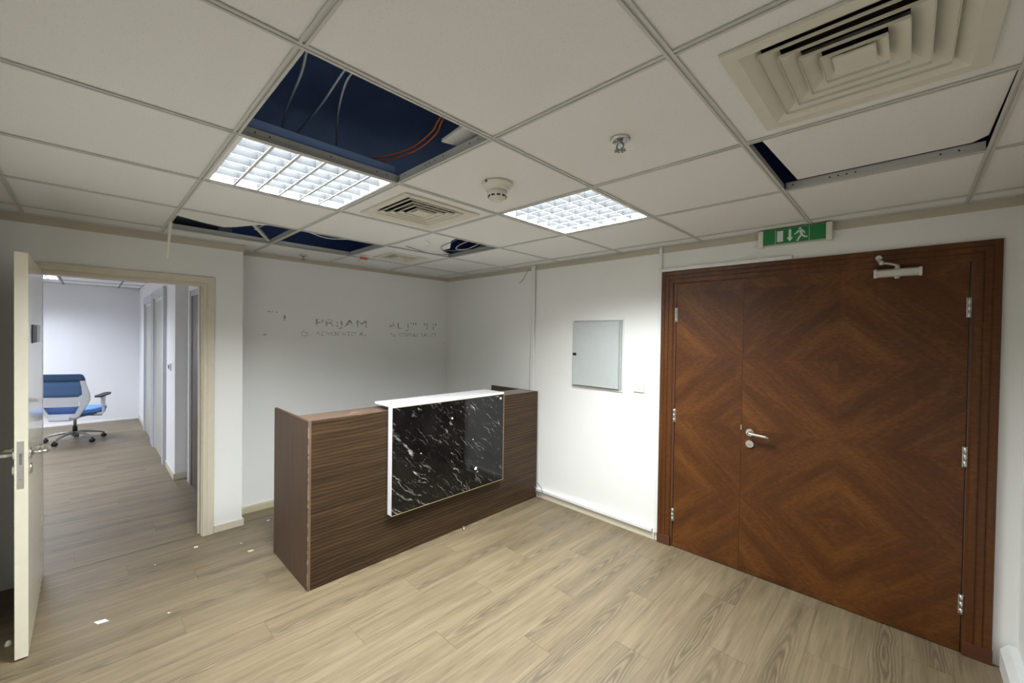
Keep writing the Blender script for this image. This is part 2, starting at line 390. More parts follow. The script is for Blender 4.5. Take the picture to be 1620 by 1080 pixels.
# main room cells: a -> Y = a*T, b -> X = b*T
SKIP = {(0, -1): 'open', (0, -2): 'light', (1, -2): 'diff', (2, -1): 'light', (1, 1): 'bigdiff', (2, 1): 'shifted', (0, -4): 'broken', (1, -4): 'open', (2, -3): 'sag', (2, -4): 'smalldiff'}
X0, X1, Y0, Y1 = XT + .010, XR - .012, YL + .012, YW - .012
def clip(v, a, b): return max(a, min(b, v))
for a in range(-2, 5):
    for b in range(-5, 3):
        x0, x1 = clip(b*T, X0, X1), clip((b+1)*T, X0, X1); y0, y1 = clip(a*T, Y0, Y1), clip((a+1)*T, Y0, Y1)
        if x1 - x0 < .01 or y1 - y0 < .01 or (a, b) in SKIP: continue
        if b == -5 or (b == -4 and a < 0) or (b == -5 and a == 0):
            # over the partition the tiles stop at its face
            if a < 0 and x0 < XP + .008: x0 = XP + .008
            if b == -5 and a == 0:
                poly = [(XP+.008, y0+.0015), (x1-.0015, y0+.0015), (x1-.0015, y1-.0015), (x0, y1-.0015), (x0, .53), (XP+.008, .53)]
                tile_obj(x0, x1, y0, y1, ceil, poly=poly); continue
        if x1 - x0 > .01: tile_obj(x0, x1, y0, y1, ceil)
for b in range(-4, 3): bar_mb((b*T, YL + .01), (b*T, YW - .008), 'y').build('grid_bar', 'grid', ceil)
for a in range(-1, 5):
    for b in range(-5, 3):
        xa, xb = max(b*T, XP if a < 1 else XT) + .0118, min((b+1)*T, XR - .008) - .0118
        if xb > xa: bar_mb((xa, a*T), (xb, a*T), 'x').build('cross_bar', 'grid', ceil)
# broken tile beside the hanging strip
tile_obj(0, 0, 0, 0, ceil, name='broken_tile', lab='broken ceiling tile with jagged edge', poly=[(-1.984, .014), (-2.24, .012), (-2.33, .16), (-2.375, .29), (-2.30, .345), (-2.2, .385), (-2.10, .43), (-2.03, .485), (-1.985, .63)], tilt=lambda x, y: .004 + (-1.98 - x) * .02)
# shattered, sagging tile with a dark hole
tile_obj(0, 0, 0, 0, ceil, name='broken_tile', lab='sagging broken ceiling tile with loose cables', poly=[(-1.335, 1.335), (-1.965, 1.335), (-1.965, 1.93), (-1.90, 1.90), (-1.84, 1.80), (-1.79, 1.745), (-1.67, 1.74), (-1.56, 1.66), (-1.44, 1.575), (-1.335, 1.55)], tilt=lambda x, y: .003)
# tile pushed aside, leaving a dark slot
tile_obj(0, 0, 0, 0, ceil, name='shifted_tile', lab='ceiling tile pushed aside and raised over its bar', poly=[(.712, 1.334), (1.308, 1.334), (1.308, 1.90), (1.27, 1.955), (.722, 1.955)], tilt=lambda x, y: .003 + (y - 1.33) * .045)
# punched holes in the exposed webs
hm = MB()
for x in (-.08, -.13, -.30, -.36, -.40, -.43, -.60): hm.cyl((x, T - .0014, H + .022), (x, T - .0018, H + .022), .0032, seg=10)
for y in (.06, .11, .34, .55, .60): hm.cyl((-T + .0014, y, H + .022), (-T + .0018, y, H + .022), .0032, seg=10)
for x in (.70, .84, .87, .90, .93, 1.19, 1.24): hm.cyl((x, 3*T - .0014, H + .020), (x, 3*T - .0018, H + .020), .0035, seg=10)
hm.build('punched_hole', 'dark', ceil, kind='stuff')

# walls
wall_back = box('wall_back', 'wall', (XT - .12, .52, 0), (XT, YW + .1, H + .03), label='white wall with ghost outlines of removed lettering above the desk', cat='wall', **ST)
wall_right = box('wall_front', 'wall', (XT, YW, 0), (XR, YW + .1, H + .03), label='white wall with the brown double door and grey panel box', cat='wall', **ST)
box('wall_right', 'wall', (XR, YL, 0), (XR + .1, YW + .1, H + .03), label='plain white wall to the side of the double door', cat='wall', **ST)
box('wall_left', 'wall', (XP, YL - .1, 0), (XR, YL, H + .03), label='plain white wall behind the open door leaf', cat='wall', **ST)
# partition with the doorway
OY0, OY1, OZ = -.600, .268, 2.000; XQ = -2.960
part_ = MB().box((XQ, OY1, 0), (XP, .52, H + .03)).box((XT, YR2, 0), (XQ, .52, H + .03)).box((XQ, YL - .1, 0), (XP, OY0, H + .03)).box((XQ, OY0, OZ), (XP, OY1, H + .03)) \
    .build('wall_partition', 'wall', label='white partition wall holding the open doorway to the next room', cat='wall', **ST)
# next room
box('wall_far', 'wall_far', (XF - .1, YFL, 0), (XF, YR + .2, H2 + .2), label='bluish white end wall of the next room behind the office chair', cat='wall', **ST)
wall_side = MB().box((XF, YR, 0), (-4.578, YR + .3, H2 + .2)).build('wall_corridor', 'wall_far', label='white side wall of next room with two narrow cream doors', cat='wall', **ST)
box('wall_recess', 'wall_far', (-4.578, YR2, 0), (XT - .001, YR2 + .10, H2 + .2), label='set-back white wall with the dark brown door', cat='wall', **ST)
box('wall_outer', 'wall_far', (XF - .1, YFL - .1, 0), (XP, YFL, H2 + .2), label='unseen side wall of the next room', cat='wall', **ST)
box('wall_return', 'wall_far', (XQ, YFL, 0), (XP, YL - .1, H2 + .2), label='end of partition wall in the next room', cat='wall', **ST)
ceil2 = box('ceiling', 'tile', (XF, YFL, H2 + .12), (XQ - .001, YR2, H2 + .2), label='tiled ceiling of the next room', cat='ceiling', **ST)
xs = [XF] + [-8.84 + T * i for i in range(9)] + [XQ]; ys = [YFL] + [-2.64 + T * i for i in range(5)] + [YR2]
light_cells = [(2, 3), (6, 3), (2, 1), (6, 1)]
for i in range(len(xs) - 1):
    for j in range(len(ys) - 1):
        y1 = ys[j+1]
        if (i, j) in light_cells: continue
        tile_obj(xs[i], xs[i+1], ys[j], min(y1, YR - .01) if xs[i+1] < -4.6 else y1, ceil2, z=H2)
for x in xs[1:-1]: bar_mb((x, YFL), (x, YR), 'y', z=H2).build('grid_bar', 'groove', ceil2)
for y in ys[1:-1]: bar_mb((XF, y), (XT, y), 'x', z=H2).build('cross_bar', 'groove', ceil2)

# baseboards
def skirt(name, a, b, m, label, cap=None, parent=None):
    mb = MB().box(a, b); return mb.build(name, m, parent, bevel=.002, label=label, cat='skirting', **ST)
skirt('baseboard_front', (-1.55, YW - .012, 0), (-.318, YW, .060), 'skirt', 'beige skirting along the wall between the desk and double door')
skirt('baseboard_front', (XT, YW - .012, 0), (-1.56, YW, .060), 'skirt', 'beige skirting along the wall behind the desk end')
bb = skirt('baseboard_back', (XT, .525, 0), (XT + .012, YW - .012, .052), 'skirt_olive', 'olive beige skirting under the lettered wall')
box('skirting_cap', 'skirt', (XT, .525, .052), (XT + .010, YW - .012, .066), bb)
skirt('baseboard_partition', (XP, .328, 0), (XP + .013, .533, .056), 'skirt', 'short beige skirting beside the doorway frame')
skirt('baseboard_partition_end', (XT + .013, .52, 0), (XP, .532, .056), 'skirt', 'short beige skirting round the end of the partition')
skirt('baseboard_far', (XF, -2.9, 0), (XF + .012, YR, .03), 'wall_far', 'low white skirting behind the office chair')
skirt('baseboard_corridor', (-5.24, YR - .012, 0), (-4.578, YR, .07), 'skirt', 'beige skirting before the corner in the next room')
skirt('baseboard_corridor', (XF, YR - .012, 0), (-7.78, YR, .07), 'skirt', 'beige skirting in the far corner of the next room')
skirt('baseboard_corner', (-4.578, YR - .012, 0), (-4.566, YR2, .07), 'skirt', 'beige skirting on the end face of the corner')
# cornice band
def trim(n, a, b, label): return MB().box(a, b).build('trim_%d' % n, 'crown', bevel=.001, label=label, cat='trim', **ST)
trim(1, (XT, YW - .007, 2.282), (XR, YW, 2.326), 'grey beige band under the ceiling over the double door')
trim(2, (XT, .52, 2.288), (XT + .007, YW - .007, 2.326), 'grey beige band under the ceiling over the lettered wall')
trim(3, (XP, YL, 2.274), (XP + .007, .527, 2.326), 'grey beige band under the ceiling over the doorway')
trim(4, (XT + .007, .52, 2.274), (XP, .527, 2.326), 'short grey beige band on the partition end')
trim(5, (XR - .007, YL, 2.282), (XR, YW - .007, 2.326), 'grey beige band under the ceiling at the side wall')

# ghost lettering left on the wall
def ghost(body, y, z, h, wid, shear=0):
    c = bpy.data.curves.new('ghost_lettering', 'FONT'); c.body = body; c.size = h / .70; c.extrude = .0002; c.space_character = 1.05
    tmp = bpy.data.objects.new('tmp', c); COL.objects.link(tmp); bpy.context.view_layer.update()
    me = bpy.data.meshes.new_from_object(tmp.evaluated_get(bpy.context.evaluated_depsgraph_get())); bpy.data.objects.remove(tmp, do_unlink=True)
    mx = max(v.co.x for v in me.vertices); mn = min(v.co.x for v in me.vertices); k = wid / (mx - mn)
    for v in me.vertices: v.co.x = (v.co.x - mn) * k
    me.materials.clear(); me.materials.append(MAT['ghost'])
    o = bpy.data.objects.new('ghost_lettering', me); COL.objects.link(o); o.parent = wall_back
    o.location = Vector((XT + .0006, y, z)) - wloc(wall_back); o.rotation_euler = (math.pi/2, 0, math.pi/2); o['label'] = 'faint grey outline of removed letters'
ghost("PR:JAM", 1.188, 1.683, .072, .53); ghost("AL J'''. 'I I'", 1.97, 1.676, .074, .655)
ghost("ADVOCATES AL", 1.188, 1.590, .040, .53); ghost("AL CONSULTANTS", 1.99, 1.590, .040, .635)
gm = MB()
for y0, y1, z0, z1 in [(.762, .785, 1.800, 1.806), (.80, .806, 1.795, 1.815), (.83, .85, 1.797, 1.804), (.900, .916, 1.742, 1.775), (.905, .911, 1.775, 1.790), (.893, .922, 1.728, 1.733), (.690, .705, 1.588, 1.596), (.715, .755, 1.584, 1.590), (.735, .757, 1.593, 1.600),
                       (1.055, 1.062, 1.59, 1.63), (1.075, 1.08, 1.62, 1.65), (1.055, 1.125, 1.585, 1.589), (1.06, 1.11, 1.612, 1.616), (1.105, 1.11, 1.60, 1.635), (1.083, 1.096, 1.568, 1.574), (2.00, 2.022, 1.543, 1.549), (2.045, 2.055, 1.543, 1.55), (2.74, 2.75, 1.50, 1.51)]:
    gm.box((XT + .0004, y0, z0), (XT + .0007, y1, z1))
gm.build('paint_scar', 'ghost', wall_back, label='small grey scars where a sign was removed')

# ------------------------------------------------------------------ double door (door_1)
d1 = empty('door_1', (.575, YW, 0), label='large mahogany double door with diamond-matched veneer, one wide and one narrow leaf', cat='door', **ST)
DX0, DX1, DZ = -.292, 1.442, 2.129; CW = .100
# casing profile: (offset from outer edge, projection from wall)
prof = [(0, 0), (0, .017), (.004, .021), (.028, .021), (.030, .017), (.033, .017), (.035, .020), (.058, .020), (.060, .016), (.063, .016), (.065, .019), (.090, .018), (.097, .012), (CW, .010), (CW, 0)]
def casing(prof, pts, nrm, m, parent, name='casing', sealed=True):
    """sweep prof along pts (3 legs round an opening); pts: list of (corner, inward direction at the corner)"""
    for (p, ip), (q, iq) in zip(pts[:-1], pts[1:]):
        mb = MB(); n = len(prof); P = Vector(p); Q = Vector(q); N = Vector(nrm)
        vs = [P + Vector(ip) * a + N * h for a, h in prof] + [Q + Vector(iq) * a + N * h for a, h in prof]
        fs = [tuple(range(n)), tuple(range(n, 2*n))[::-1]] + [(i, (i+1) % n, n + (i+1) % n, n + i) for i in range(n)]
        mb.add(vs, fs); mb.build(name, m, parent)
PLZ = .072
casing(prof, [((DX0, YW, PLZ), (1, 0, 0)), ((DX0, YW, DZ), (1, 0, -1)), ((DX1, YW, DZ), (-1, 0, -1)), ((DX1, YW, PLZ), (-1, 0, 0))], (0, -1, 0), 'mahog', d1)
for x0, x1 in ((DX0 - .002, DX0 + CW + .001), (DX1 - CW - .001, DX1 + .002)): MB().box((x0, YW - .024, 0), (x1, YW, PLZ)).build('plinth_block', 'mahog_dark', d1, bevel=.0015)
# dark rebate and lining between casing and leaves
LX0, LX1, LZ = -.176, 1.335, 2.034
MB().box((DX0 + CW, YW - .009, 0), (LX0 - .002, YW, DZ - CW)).box((LX1 + .002, YW - .009, 0), (DX1 - CW, YW, DZ - CW)).box((LX0 - .002, YW - .009, LZ + .003), (LX1 + .002, YW, DZ - CW)).build('lining', 'mahog_dark', d1)
MB().box((LX0 - .004, YW - .0012, 0), (LX1 + .004, YW + .0005, LZ + .003)).build('rebate', 'black', d1)
def leaf(x0, x1, xc, name):
    mb = MB().box((x0, YW - .0065, .006), (x1, YW - .0013, LZ))
    return mb.build(name, 'veneer', d1, org=(xc, YW, 0))
lw = leaf(.2905, LX1 - .002, .812, 'wide_leaf'); ln = leaf(LX0 + .002, .2875, LX0, 'narrow_leaf')
box('meeting_strip', 'mahog_dark', (.2865, YW - .0072, .006), (.2885, YW - .0013, LZ), d1)
box('flush_bolt', 'steel', (.286, YW - .0085, .985), (.292, YW - .0065, 1.02), lw)
LY = YW - .0065
# lever handle
hb = MB().cyl((.345, LY, .975), (.345, LY - .009, .975), .026, .0245, 28).cyl((.345, LY - .009, .975), (.345, LY - .045, .975), .0095, .0095, 16)
hb.build('rosette', 'steel', lw)
MB().tube([(.345, LY - .040, .975), (.350, LY - .050, .975), (.370, LY - .052, .974), (.465, LY - .050, .967)], .0092, 12).build('lever_handle', 'steel', lw, label='brushed steel lever handle')
MB().cyl((.345, LY, .897), (.345, LY - .009, .897), .026, .0245, 28).build('key_rosette', 'steel', lw)
MB().cyl((.345, LY - .009, .902), (.345, LY - .012, .902), .0085, .0085, 16).box((.3415, LY - .012, .880), (.3485, LY - .009, .900)).build('lock_cylinder', 'alu', lw)
def hinge(x, z0, z1, par):
    mb = MB(); n = 3; h = (z1 - z0) / n
    for i in range(n): mb.cyl((x, LY - .007, z0 + i*h + .0012), (x, LY - .007, z0 + (i+1)*h - .0012), .0068, seg=12)
    mb.box((x - .010, LY - .003, z0), (x + .010, LY - .0005, z1)); mb.build('hinge', 'alu', par)
for z0, z1 in ((1.741, 1.842), (.968, 1.072), (.202, .304)): hinge(1.334, z0, z1, lw)
for z0, z1 in ((1.738, 1.846), (.966, 1.068), (.200, .296)): hinge(-.176, z0, z1, ln)
# door closer
dc = empty('tmpc', (1.06, LY, 2.0)); dc.name = 'door_closer'; dc.parent = d1; dc.location = Vector((1.06, LY, 1.99)) - Vector((.575, YW, 0))
octo = [(-.020, -.010), (-.012, -.022), (.012, -.022), (.020, -.010), (.020, 0), (-.020, 0)]
MB().prism([(q*1.0, p*1.0) for p, q in [(-.021,0),(-.021,-.030),(-.012,-.040),(.012,-.040),(.021,-.030),(.021,0)]], lambda p, q, d: (d, LY + p, 1.995 + q), .975, 1.146).build('closer_body', 'closer', dc, bevel=.0015)
for x0, x1 in ((.962, .975), (1.146, 1.159)):
    MB().prism([(q*1.0, p*1.0) for p, q in [(-.0235,0),(-.0235,-.032),(-.013,-.043),(.013,-.043),(.0235,-.032),(.0235,0)]], lambda p, q, d: (d, LY + p, 1.995 + q), x0, x1).build('end_cap', 'white_plastic', dc, bevel=.002)
MB().cyl((1.06, LY - .021, 2.016), (1.06, LY - .021, 2.036), .011, .011, 14).cyl((1.06, LY - .021, 1.974), (1.06, LY - .021, 1.962), .015, .010, 14).build('spindle', 'closer', dc)
MB().tube([(1.06, LY - .021, 2.036), (1.03, LY - .05, 2.043), (.995, LY - .07, 2.048)], .006, 8).tube([(.995, LY - .07, 2.050), (.985, LY - .045, 2.058), (.982, YW - .03, 2.083)], .0065, 8) \
    .cyl((.995, LY - .07, 2.038), (.995, LY - .07, 2.060), .010, seg=12).cyl((.982, YW - .02, 2.085), (.982, YW - .036, 2.085), .018, .012, 14).build('closer_arm', 'closer', dc)

# ------------------------------------------------------------------ doorway to next room (door_2)
d2 = empty('door_2', (XP, -.575, 0), label='open cream flush door leaf with steel lever in a beige frame', cat='door', **ST)
FW = .074
prof2 = [(0, 0), (0, .014), (.003, .017), (.045, .017), (.048, .012), (.052, .012), (.055, .015), (FW - .004, .015), (FW, .011), (FW, 0)]
casing(prof2, [((XP, .326, 0), (0, -1, 0)), ((XP, .326, 2.040), (0, -1, -1)), ((XP, -.659, 2.040), (0, 1, -1)), ((XP, -.659, 0), (0, 1, 0))], (1, 0, 0), 'frame', d2)
MB().box((XQ - .006, OY1 - .022, 0), (XP, OY1, OZ)).box((XQ + .004, OY1 - .034, 0), (XP - .058, OY1 - .022, OZ - .024)).build('frame_jamb', 'frame', d2, bevel=.002)
MB().box((XQ - .006, OY0, 0), (XP, OY0 + .022, OZ)).build('frame_jamb', 'frame', d2, bevel=.002)
MB().box((XQ - .006, OY0, OZ - .024), (XP, OY1, OZ)).box((XQ + .004, OY0 + .022, OZ - .032), (XP - .058, OY1 - .034, OZ - .024)).build('frame_head', 'frame', d2, bevel=.002)
box('strike_plate', 'steel', (XP - .045, OY1 - .0235, .93), (XP - .012, OY1 - .0215, 1.09), d2)
lf = MB().box((-2.838, -.620, .008), (-1.960, -.576, 1.981)).build('leaf', 'leaf_edge', d2, bevel=.0015)
FX = -1.960
MB().box((FX, -.611, .838), (FX + .0015, -.589, 1.068)).build('lock_plate', 'steel', lf)
MB().box((FX + .0012, -.604, .955), (FX + .003, -.596, 1.01)).cyl((FX + .0012, -.6, 1.0), (FX + .006, -.6, 1.0), .006, seg=12).box((FX + .001, -.603, .880), (FX + .0022, -.597, .884)).build('latch', 'chrome_dark', lf)
for s, y in ((1, -.576), (-1, -.620)):
    MB().cyl((-2.02, y, .995), (-2.02, y + s*.008, .995), .026, .025, 24).cyl((-2.02, y + s*.008, .995), (-2.02, y + s*.045, .995), .009, seg=14).build('rosette', 'steel', lf)
    MB().cyl((-2.02, y, .920), (-2.02, y + s*.010, .920), .026, .025, 24).build('key_rosette', 'steel', lf)
    MB().tube([(-2.02, y + s*.040, .995), (-2.026, y + s*.055, .995), (-2.05, y + s*.058, .995), (-2.115, y + s*.056, .995), (-2.140, y + s*.050, .995), (-2.150, y + s*.030, .995), (-2.140, y + s*.018, .995)], .0095, 12).build('lever_handle', 'steel', lf, label='curved steel lever handle')
MB().box((-2.587, -.5755, 1.538), (-2.396, -.572, 1.634)).build('door_plate', 'alu', lf)
MB().box((-2.396, -.5755, 1.538), (-2.14, -.572, 1.634)).build('door_plate', 'black', lf, label='black name plate half')
for z in (.25, 1.0, 1.75): MB().cyl((-2.846, -.629, z - .05), (-2.846, -.629, z + .05), .007, seg=12).build('hinge', 'steel', lf)

# ------------------------------------------------------------------ doors in the next room
def far_door(n, xa, xi, xj, xb, y, top, intop, mleaf, mframe, label, proj=.034, deep=.10):
    e = empty('door_%d' % n, ((xa+xb)/2, y, 0), label=label, cat='door', **ST)
    MB().box((xa, y - proj, 0), (xi, y, top)).build('frame_jamb', mframe, e, bevel=.003)
    MB().box((xj, y - proj, 0), (xb, y, top)).build('frame_jamb', mframe, e, bevel=.003)
    MB().box((xi, y - proj, intop), (xj, y, top)).build('frame_head', mframe, e, bevel=.003)
    MB().box((xi, y - .006, 0), (xj, y - .001, intop)).build('door_leaf', mleaf, e)
    MB().box((xi, y - .012, 0), (xi + .04, y - .006, intop)).box((xj - .04, y - .012, 0), (xj, y - .006, intop)).box((xi + .04, y - .012, intop - .04), (xj - .04, y - .006, intop)).build('door_stop', 'white_plastic', e)
    return e
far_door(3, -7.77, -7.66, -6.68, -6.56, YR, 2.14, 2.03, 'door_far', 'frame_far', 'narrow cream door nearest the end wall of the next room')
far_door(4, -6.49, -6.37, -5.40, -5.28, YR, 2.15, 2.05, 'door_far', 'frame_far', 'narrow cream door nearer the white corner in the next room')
e5 = empty('door_5', (-3.9, YR2, 0), label='dark brown door in a white frame behind the doorway jamb', cat='door', **ST)
MB().box((-4.44, YR2 - .02, 0), (-4.35, YR2, 2.10)).box((-4.35, YR2 - .02, 2.035), (-3.45, YR2, 2.10)).build('frame', 'white_plastic', e5, bevel=.003)
MB().box((-4.35, YR2 - .006, .0), (-3.45, YR2 - .001, 2.035)).build('door_leaf', 'door_brown', e5)
MB().box((-4.35, YR2 - .013, 0), (-4.28, YR2 - .006, 2.035)).box((-4.28, YR2 - .013, 1.98), (-3.45, YR2 - .006, 2.035)).build('door_stop', 'chair_alu', e5)
sw = box('light_switch', 'white_plastic', (-5.02, YR - .012, 1.165), (-4.87, YR, 1.245), bevel=.003, label='white switch plate on the corridor corner wall', cat='switch')
box('rocker', 'grey_plastic', (-4.96, YR - .022, 1.185), (-4.92, YR - .012, 1.228), sw, bevel=.002)

# ================================================================== CEILING LIGHTS
def troffer(cx, cy, watts, col, label, group, z=H, size=T, ribs='x'):
    t = empty('ceiling_light', (cx, cy, z), label=label, cat='ceiling light', group=group)
    s = size/2 - .013; fr = .016; d = .072
    fm = MB()
    for (x0, y0, x1, y1) in ((-s, -s, s, -s + fr), (-s, s - fr, s, s), (-s, -s + fr, -s + fr, s - fr), (s - fr, -s + fr, s, s - fr)): fm.box((cx+x0, cy+y0, z + .0005), (cx+x1, cy+y1, z + .010))
    fm.build('frame', 'troffer', t)
    hm_ = MB(); MB().box((cx-s, cy-s, z+d+.004), (cx+s, cy+s, z+d+.006)).box((cx-s-.002, cy-s, z+.010), (cx-s, cy+s, z+d+.006)).box((cx+s, cy-s, z+.010), (cx+s+.002, cy+s, z+d+.006)).box((cx-s, cy-s-.002, z+.010), (cx+s, cy-s, z+d+.006)).box((cx-s, cy+s, z+.010), (cx+s, cy+s+.002, z+d+.006)).build('outer_shell', 'plenum', t)
    hm_.box((cx-s, cy-s, z+d), (cx+s, cy+s, z+d+.004))
    for (x0, y0, x1, y1) in ((-s, -s, s, -s+.003), (-s, s-.003, s, s), (-s, -s, -s+.003, s), (s-.003, -s, s, s)): hm_.box((cx+x0, cy+y0, z+.010), (cx+x1, cy+y1, z+d))
    hm_.build('housing', 'troffer', t)
    n = 6; q = s - fr; p = 2*q/n; hb = .043
    def wedge(c0, ax, a0, a1):
        pr = [(-.0060, .003), (.0060, .003), (.0060, .006), (.005, hb), (-.005, hb), (-.0060, .006)] if ax == ribs else [(-.0034, .004), (.0034, .004), (.003, hb-.004), (-.003, hb-.004)]
        return MB().prism(pr, (lambda a, b, dd: (dd, c0 + a, z + b)) if ax == 'x' else (lambda a, b, dd: (c0 + a, dd, z + b)), a0, a1)
    for i in range(1, n):
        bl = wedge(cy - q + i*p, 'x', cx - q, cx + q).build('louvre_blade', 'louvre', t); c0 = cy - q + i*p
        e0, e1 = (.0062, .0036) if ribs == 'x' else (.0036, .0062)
        MB().box((cx - q, c0 - e0, z + .0008), (cx + q, c0 + e0, z + .0026)).build('blade_edge', 'louvre_edge', bl)  # added pale strip draws the blade's lower edge against its darkened sides
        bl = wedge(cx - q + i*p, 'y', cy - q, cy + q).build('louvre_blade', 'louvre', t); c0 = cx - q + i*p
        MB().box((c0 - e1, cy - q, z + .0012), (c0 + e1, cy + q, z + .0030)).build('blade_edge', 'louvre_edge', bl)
    area('lamp', (0, 0, d - .006), 2*q*.96, 2*q*.96, watts, col, t)
    return t
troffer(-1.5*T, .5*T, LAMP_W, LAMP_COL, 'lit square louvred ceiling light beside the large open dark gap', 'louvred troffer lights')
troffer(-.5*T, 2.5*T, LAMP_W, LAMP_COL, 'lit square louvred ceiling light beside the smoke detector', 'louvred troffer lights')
for k, (i, j) in enumerate(light_cells):
    troffer((xs[i]+xs[i+1])/2, (ys[j]+ys[j+1])/2, FAR_W, FAR_COL, ['lit louvred light seen through the doorway above the chair', 'louvred light in next room near the partition', 'louvred light in next room deep end', 'louvred light in next room by the outer wall'][k], 'troffer lights in the next room', z=H2)

# ------------------------------------------------------------------ air diffusers
def diffuser(name, cx, cy, size, rings, label, z=H, lo=1.02, rise=.55):
    t = empty(name, (cx, cy, z), label=label, cat='air vent', group='square ceiling air diffusers')
    s = size/2
    # flat outer frame with shallow slope
    def ring(r0, z0, r1, z1, th, nm, m='diff'):
        mb = MB(); vs = []
        for rr, zz in ((r0, z0), (r1, z1), (r1, z1 + th), (r0, z0 + th)):
            vs += [(cx - rr, cy - rr, z + zz), (cx + rr, cy - rr, z + zz), (cx + rr, cy + rr, z + zz), (cx - rr, cy + rr, z + zz)]
        fs = [(a*4 + i, a*4 + (i+1) % 4, ((a+1) % 4)*4 + (i+1) % 4, ((a+1) % 4)*4 + i) for a in range(4) for i in range(4)]
        return mb.add(vs, fs).build(nm, m, t)
    ring(s, -.010, s*.86, -.010, .009, 'frame'); ring(s*.86, -.010, s*.70, .014, .002, 'frame_slope')
    def cone(r, st):
        P_ = [(r, -.008), (r - .0012, -.001), (r - st*lo, -.001 + st*rise), (r - st*lo + .001, .0008 + st*rise), (r - .0002, .0012), (r + .0012, -.008)]
        vs = []; mb = MB(); n = len(P_)
        for rr, zz in P_: vs += [(cx - rr, cy - rr, z + zz), (cx + rr, cy - rr, z + zz), (cx + rr, cy + rr, z + zz), (cx - rr, cy + rr, z + zz)]
        mb.add(vs, [(a*4 + i, a*4 + (i+1) % 4, ((a+1) % n)*4 + (i+1) % 4, ((a+1) % n)*4 + i) for a in range(n) for i in range(4)]).build('cone', 'diff', t)
    inn = s * .735; step = (inn - s*.12) / rings
    for k in range(rings):
        r1 = inn - step*k; r0 = r1 - step*.98
        cone(r1 - step*.10, step)
    ri = s * .17
    mb = MB().box((cx - ri, cy - ri, z - .006), (cx + ri, cy + ri, z + .002)); mb.build('centre_plate', 'diff', t, bevel=.004)
    MB().box((cx - s*.93, cy - s*.93, z + .10), (cx + s*.93, cy + s*.93, z + .102)).box((cx-s*.72, cy-s*.72, z+.03), (cx-s*.715, cy+s*.72, z+.10)).box((cx+s*.715, cy-s*.72, z+.03), (cx+s*.72, cy+s*.72, z+.10)) \
        .box((cx-s*.72, cy-s*.72, z+.03), (cx+s*.72, cy-s*.715, z+.10)).box((cx-s*.72, cy+s*.715, z+.03), (cx+s*.72, cy+s*.72, z+.10)).build('duct_box', 'black', t)
    sp = MB()
    for a in (-.42, -.14, .14, .42): sp.box((cx - s*.7, cy + s*a - .006, z + .045), (cx + s*.7, cy + s*a + .006, z + .050))
    sp.build('damper_blade', 'chrome_dark', t)
    return t
def holed_tile(cx, cy, hole, name='vent_tile'):
    x0, x1, y0, y1 = cx - T/2 + .0015, cx + T/2 - .0015, cy - T/2 + .0015, cy + T/2 - .0015; a = hole
    mb = MB()
    for p in (((x0, y0), (x1, cy - a)), ((x0, cy + a), (x1, y1)), ((x0, cy - a), (cx - a, cy + a)), ((cx + a, cy - a), (x1, cy + a))):
        mb.box((*p[0], H + .0008), (*p[1], H + .0128))
    mb.build(name, 'tile', ceil)
holed_tile(1.5*T, 1.5*T, .22); diffuser('air_diffuser', 1.5*T + .01, 1.5*T + .007, .50, 4, 'large cream square four-way air diffuser over the wide door leaf')
holed_tile(-1.5*T, 1.5*T, .22); diffuser('air_diffuser', -1.5*T - .0, 1.5*T + .01, .50, 4, 'cream square air diffuser between the two lit ceiling lights', lo=.62, rise=.20)
holed_tile(-3.5*T, 2.5*T, .14); diffuser('air_diffuser', -3.5*T - .03, 2.5*T + .02, .36, 4, 'small square air diffuser close to the lettered wall', lo=.55, rise=.16)

# ------------------------------------------------------------------ smoke detector, sprinklers
sd = empty('smoke_detector', (-.308, .981, H), label='round off-white smoke detector on the ceiling between lights', cat='smoke detector')
MB().lathe((-.308, .981, H), (0, 0, -1), [(0, .002), (0, .072), (.010, .074), (.016, .070), (.018, .060), (.034, .057), (.038, .054), (.038, .002)]).build('base', 'det', sd)
MB().lathe((-.308, .981, H - .038), (0, 0, -1), [(0, .002), (0, .048), (.020, .046), (.032, .040), (.037, .030), (.045, .028), (.048, .020), (.048, .001)]).build('head', 'det', sd)
sl = MB()
for i in range(10):
    t = 2*math.pi*i/10; c = Vector((-.308 + .0405*math.cos(t), .981 + .0405*math.sin(t), H - .065)); a = Vector((-math.sin(t), math.cos(t), 0)); n = Vector((math.cos(t), math.sin(t), 0))
    vs = [c + a*i2*.008 + n*k*.004 + Vector((0, 0, j*.0035)) for i2, j, k in ((-1,-1,-1),(1,-1,-1),(1,1,-1),(-1,1,-1),(-1,-1,1),(1,-1,1),(1,1,1),(-1,1,1))]
    sl.add(vs, [(0,3,2,1),(4,5,6,7),(0,1,5,4),(1,2,6,5),(2,3,7,6),(3,0,4,7)])
sl.build('smoke_slot', 'black', sd); box('indicator_slot', 'black', (-.312, .906, H - .013), (-.302, .914, H - .003), sd)
